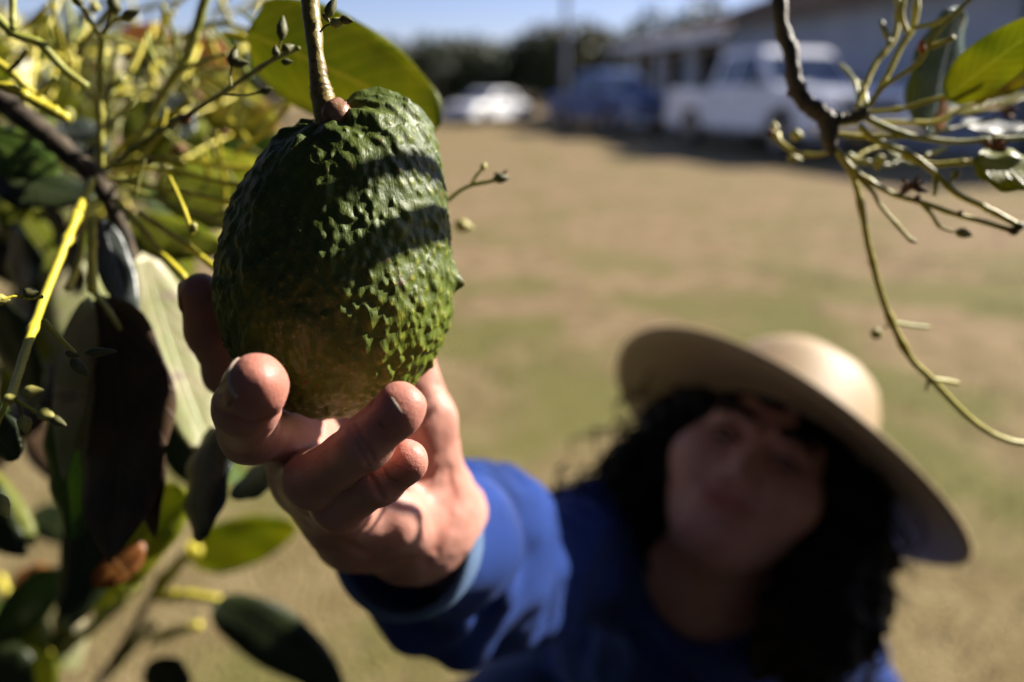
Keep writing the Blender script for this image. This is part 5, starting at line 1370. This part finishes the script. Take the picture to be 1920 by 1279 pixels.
for b, t, wd, fc, m, cu in [
    ((355, 1050, .47), (560, 985, .47), .040, cv(-.5, -.3, -1), M['leaf_lime'], .04), ((408, 1128, .45), (650, 1300, .43), .040, cv(-.5, .5, -.7), M['leaf_dark'], .12),
    ((285, 1235, .44), (345, 1330, .44), .035, cv(-.4, .4, -.8), M['leaf_dark'], .04), ((130, 1110, .5), (90, 1250, .5), .035, cv(-.5, .2, -.8), M['leaf_dark'], .04),
    ((20, 1100, .5), (120, 1085, .5), .03, cv(.4, .4, -.8), M['leaf_orange'], .0), ((60, 1150, .5), (20, 1290, .5), .04, cv(.3, .5, -.8), M['leaf_green'], .04),
    ((110, 1140, .52), (140, 1260, .52), .03, cv(.5, .5, -.8), M['leaf_cream'], .04), ((-20, 1180, .46), (90, 1240, .46), .04, cv(.3, .5, -.8), M['leaf_olive'], .04),
    ((-40, 930, .5), (50, 1000, .5), .03, cv(-.4, .4, -.8), M['leaf_green'], .0), ((60, 960, .6), (170, 1010, .6), .035, cv(-.4, .6, -.8), M['leaf_dark'], .0),
    ((-30, 1240, .42), (60, 1300, .42), .04, cv(-.5, .4, -.8), M['leaf_dark'], .0), ((190, 1120, .5), (270, 1090, .5), .02, cv(.5, .5, -.8), M['leaf_lime'], .0),
    ((220, 1090, .52), (180, 1180, .52), .02, cv(.5, .5, -.8), M['leaf_lime'], .0)]:
    leaf(P(b[0], b[1], b[2] * 1.35), P(t[0], t[1], t[2] * 1.35), wd * 1.35, fc, m, lo_, cu, .2, .03, 1.2)
scatter(10, (-120, 120), (1060, 1250), (.5, .7), ['leaf_olive', 'leaf_green', 'leaf_dark', 'leaf_brown'], lo_, (.06, .09), 15)

# ---- right branch
rb = tube('branch', pl([(1900, -300, .33), (1660, -190, .31), (1490, -70, .29), (1466, -25, .284), (1463, 10, .282), (1466, 50, .281), (1482, 98, .28), (1488, 149, .279), (1504, 186, .278), (1530, 207, .276), (1552, 226, .275), (1556, 262, .275), (1560, 285, .275)]),
          [.0028, .0030, .0030, .0030, .0030, .0030, .0030, .0030, .0032, .0034, .0036, .0030, .0020], M['bark_olive'], tree, 80, 14, .32, [(.62, .25, .012), (.74, .2, .012), (.84, .25, .015), (.5, .15, .01)])
stem([(1546, 222), (1580, 224), (1612, 218), (1622, 205)], 24, 22, .275, .272, M['bark_olive'], rb, name='twig')
for pts, w0, w1, d0, d1, m in [
    ([(1556, 286), (1530, 291), (1498, 287), (1466, 270), (1448, 240)], 9, 10, .275, .30, ST),
    ([(1562, 272), (1582, 302), (1604, 345), (1619, 410), (1627, 455), (1636, 492), (1650, 545), (1670, 600), (1706, 670), (1743, 708), (1805, 773), (1850, 808), (1892, 827), (1935, 833)], 12, 11, .275, .29, ST),
    ([(1676, 604), (1705, 610), (1740, 614)], 7, 7, .285, .30, SG), ([(1750, 712), (1772, 714), (1795, 719)], 8, 9, .285, .29, ST), ([(1672, 604), (1658, 615)], 5, 4, .285, .30, SO), ([(1742, 712), (1736, 732)], 6, 4, .285, .29, SO),
    ([(1560, 268), (1588, 305), (1619, 333), (1674, 364), (1728, 380), (1795, 403), (1850, 418), (1908, 436)], 10, 10, .275, .262, ST),
    ([(1728, 382), (1746, 402), (1763, 426), (1795, 436)], 8, 5, .268, .265, ST), ([(1604, 330), (1636, 360), (1650, 385), (1680, 420), (1708, 452)], 7, 8, .272, .27, ST),
    ([(1612, 235), (1642, 264), (1705, 290), (1752, 324), (1791, 362), (1850, 391), (1908, 422)], 11, 11, .273, .262, ST),
    ([(1752, 326), (1754, 350), (1752, 366)], 8, 7, .268, .266, ST), ([(1778, 344), (1792, 328)], 7, 8, .266, .266, ST),
    ([(1626, 222), (1665, 240), (1712, 256), (1791, 266), (1860, 262), (1960, 256)], 12, 10, .273, .27, SG), ([(1560, 250), (1610, 256), (1670, 256), (1712, 256)], 9, 9, .276, .272, ST),
    ([(1690, 292), (1744, 308), (1790, 306), (1830, 303)], 10, 11, .275, .27, ST),
    ([(1618, 212), (1654, 166), (1705, 130), (1728, 108), (1752, 66), (1799, 18), (1840, -20)], 10, 8, .272, .255, ST),
    ([(1606, 202), (1622, 160), (1642, 117), (1674, 76), (1684, 30), (1682, -20)], 10, 13, .275, .285, ST), ([(1640, 182), (1664, 140), (1690, 86), (1712, 50), (1722, -20)], 10, 12, .272, .275, ST),
    ([(1668, 80), (1660, 60), (1652, 42)], 11, 9, .28, .285, SG), ([(1712, 52), (1752, 44), (1783, 30)], 9, 10, .27, .262, SG), ([(1700, 60), (1690, 28), (1696, -10)], 10, 9, .272, .27, ST),
    ([(1612, 200), (1604, 158), (1590, 135), (1576, 122)], 8, 7, .275, .30, SG), ([(1628, 212), (1690, 205), (1732, 192), (1791, 176), (1850, 150)], 9, 9, .272, .26, ST),
    ([(1745, 88), (1768, 80), (1785, 72)], 10, 9, .262, .26, ST), ([(1640, 228), (1752, 228), (1800, 205), (1850, 188)], 8, 8, .278, .28, ST), ([(1735, 255), (1790, 240), (1870, 222)], 7, 6, .29, .3, SO),
    ([(1735, 292), (1752, 285), (1772, 276)], 8, 9, .28, .285, SG), ([(1600, 300), (1622, 285), (1650, 275)], 8, 8, .285, .29, ST), ([(1590, 290), (1610, 302), (1630, 305)], 12, 12, .29, .29, SG),
    ([(1640, 300), (1665, 310), (1690, 300)], 9, 8, .295, .3, SO), ([(1600, 150), (1618, 165), (1625, 200)], 9, 9, .29, .275, SG)]:
    stem(pts, w0, w1, d0, d1, m, rb)
for px, py, d, l, dr, m, ft in [(1494, 254, .30, 24, (1, .2), M['bud'], .95), (1490, 298, .30, 30, (1, .1), M['bud'], .6), (1450, 238, .30, 24, (0, -1), M['bud'], .8), (1446, 248, .295, 18, (1, 0), M['dry'], .8),
        (1645, 626, .30, 24, (1, .1), M['bud'], .9), (1808, 438, .264, 34, (1, .25), M['bud'], .55), (1912, 424, .262, 22, (1, -.3), M['bud_dark'], .8), (1898, 434, .262, 18, (.3, 1), M['dry'], .8),
        (1712, 452, .27, 18, (1, .6), M['bud'], .5), (1728, 86, .26, 28, (0, -1), M['leaf_orange'], .5), (1652, 300, .29, 26, (1, 0), M['bud'], .8), (1645, 310, .29, 22, (0, 1), M['bud'], .8),
        (1720, 372, .267, 16, (.5, -1), M['dry'], .8), (1800, 400, .264, 14, (.5, -1), M['dry'], .8), (1794, 326, .266, 18, (.8, -.4), M['bud'], .9), (1850, 392, .264, 14, (.2, -1), M['bud'], .8), (1785, 72, .26, 16, (1, -.2), M['bud'], .8)]:
    bud(px, py, d, l, dr, m, rb, ft)
tuft(1710, 352, .266, 26, rb, n=9); tuft(1862, 282, .266, 26, rb, n=8); tuft(1886, 215, .30, 24, rb)
for b, t, wd, fc, m, cu, fo, bl in [
    ((1742, 250, .31), (1800, 12, .30), .033, cv(.35, .35, -.85), M['leaf_gloss'] if 'leaf_gloss' in M else M['leaf_green'], .05, .08, 1.9),
    ((1770, 185, .262), (1990, 20, .25), .021, cv(-.5, -.4, -1), M['leaf_lime'], .04, .25, 1.2), ((1785, 175, .28), (1960, 120, .27), .020, cv(.4, .5, -.7), M['leaf_yellow'], .04, .25, 1.3),
    ((1775, 215, .29), (1935, 172, .29), .016, cv(.5, .8, -.4), M['leaf_yellow'], .04, .25, 1.1), ((1826, 302, .27), (1985, 330, .26), .026, cv(.1, .5, -.9), M['leaf_lime'], .04, .2, 1.3),
    ((1800, 232, .31), (1930, 236, .31), .014, cv(.3, .6, -.7), M['leaf_dark'], .04, .2, 1.2), ((1760, 250, .30), (1775, 175, .29), .010, cv(.3, .3, -.9), M['leaf_orange'], .04, .2, 1.1),
    ((1640, 255, .30), (1740, 310, .31), .012, cv(.2, .5, -.9), M['leaf_olive'], .04, .2, 1.1)]:
    leaf(P(*b), P(*t), wd, fc, m, rb, cu, fo, .03, bl)
# leaves of this branch that hang outside the frame and throw their shade across the fruit
def shade_leaf(px, py, d, dist, lenm, wd, roll, mat, parent):
    c = P(px, py, d) + SUN * dist; a = nrm(np.cross(SUN, cv(0, 0, 1))); b = np.cross(SUN, a); ax = a * math.cos(roll) + b * math.sin(roll)
    leaf(c - ax * lenm / 2, c + ax * lenm / 2, wd, SUN, mat, parent, .03, .12, .03, 1.2)
    return c
ub = tube('branch', [(.18, -.10, 1.66), (.26, -.02, 1.48), (.33, .12, 1.36), (.36, .27, 1.30)], [.009, .006, .004, .002], M['bark_olive'], tree, 24, 10, .2)
for a_ in SHADE: shade_leaf(*a_, M['leaf_green'], ub)

# ---- unseen canopy overhead, left and behind the camera, added to cut the fill light
rd = random.Random(44)
protos = [leaf((0, 0, 0), (0, 0, -L), L * .42, (0, -1, .2), M[mt], tree, .06, .2, .03, 1.1, 10, 4).data for L, mt in ((.14, 'leaf_green'), (.12, 'leaf_dark'), (.13, 'leaf_olive'))]
for o in [c for c in tree.children if c.data in protos]: bpy.data.objects.remove(o)
Vc, Fc_, off = [], [], 0
bufs = []
for me in protos:
    co = np.zeros(len(me.vertices) * 3, np.float32); me.vertices.foreach_get('co', co); bufs.append((co.reshape(-1, 3), [tuple(p.vertices) for p in me.polygons]))
count = 0
while count < 9500:
    p = np.array([rd.uniform(-2.4, 1.7), rd.uniform(-1.9, 1.4), rd.uniform(.04, 2.8)])
    c = (p - np.array([-.4, -.5, 1.3])) / np.array([2.0, 1.4, 1.5])
    if c @ c > 1 or c @ c < .05: continue
    q = p - CAM; dpt = q @ F_
    if dpt > -.05:
        sx_ = 960 + FPX * (q @ R_) / max(dpt, .02); sy_ = 639 - FPX * (q @ U_) / max(dpt, .02)
        if dpt > .0 and sx_ > -160 and -200 < sy_ < 1500: continue
        if np.linalg.norm(q) < .35: continue
    if np.linalg.norm(q) < .25: continue
    # keep the sun's path to the fruit and the picker open
    v_ = p - SMA; tt_ = v_ @ SUN
    bad = bool(((tt_ > 0) & (np.linalg.norm(v_ - tt_[:, None] * SUN, axis=1) < .13)).any())
    if bad: continue
    k = rd.randrange(3); co, fs = bufs[k]
    ang = Matrix.Rotation(rd.uniform(0, 6.28), 3, 'Z') @ Matrix.Rotation(rd.uniform(-1.3, 1.3), 3, 'X')
    Vc.append(co @ np.array(ang).T + p); Fc_ += [tuple(i + off for i in f) for f in fs]; off += len(co); count += 1
me = bpy.data.meshes.new('unseen_foliage'); me.from_pydata(np.concatenate(Vc).tolist(), [], Fc_); me.update()
me.uv_layers.new(name='UVMap')
me.materials.append(M['unseen_foliage']); o = link(bpy.data.objects.new('unseen_foliage', me), tree); o['kind'] = 'stuff'
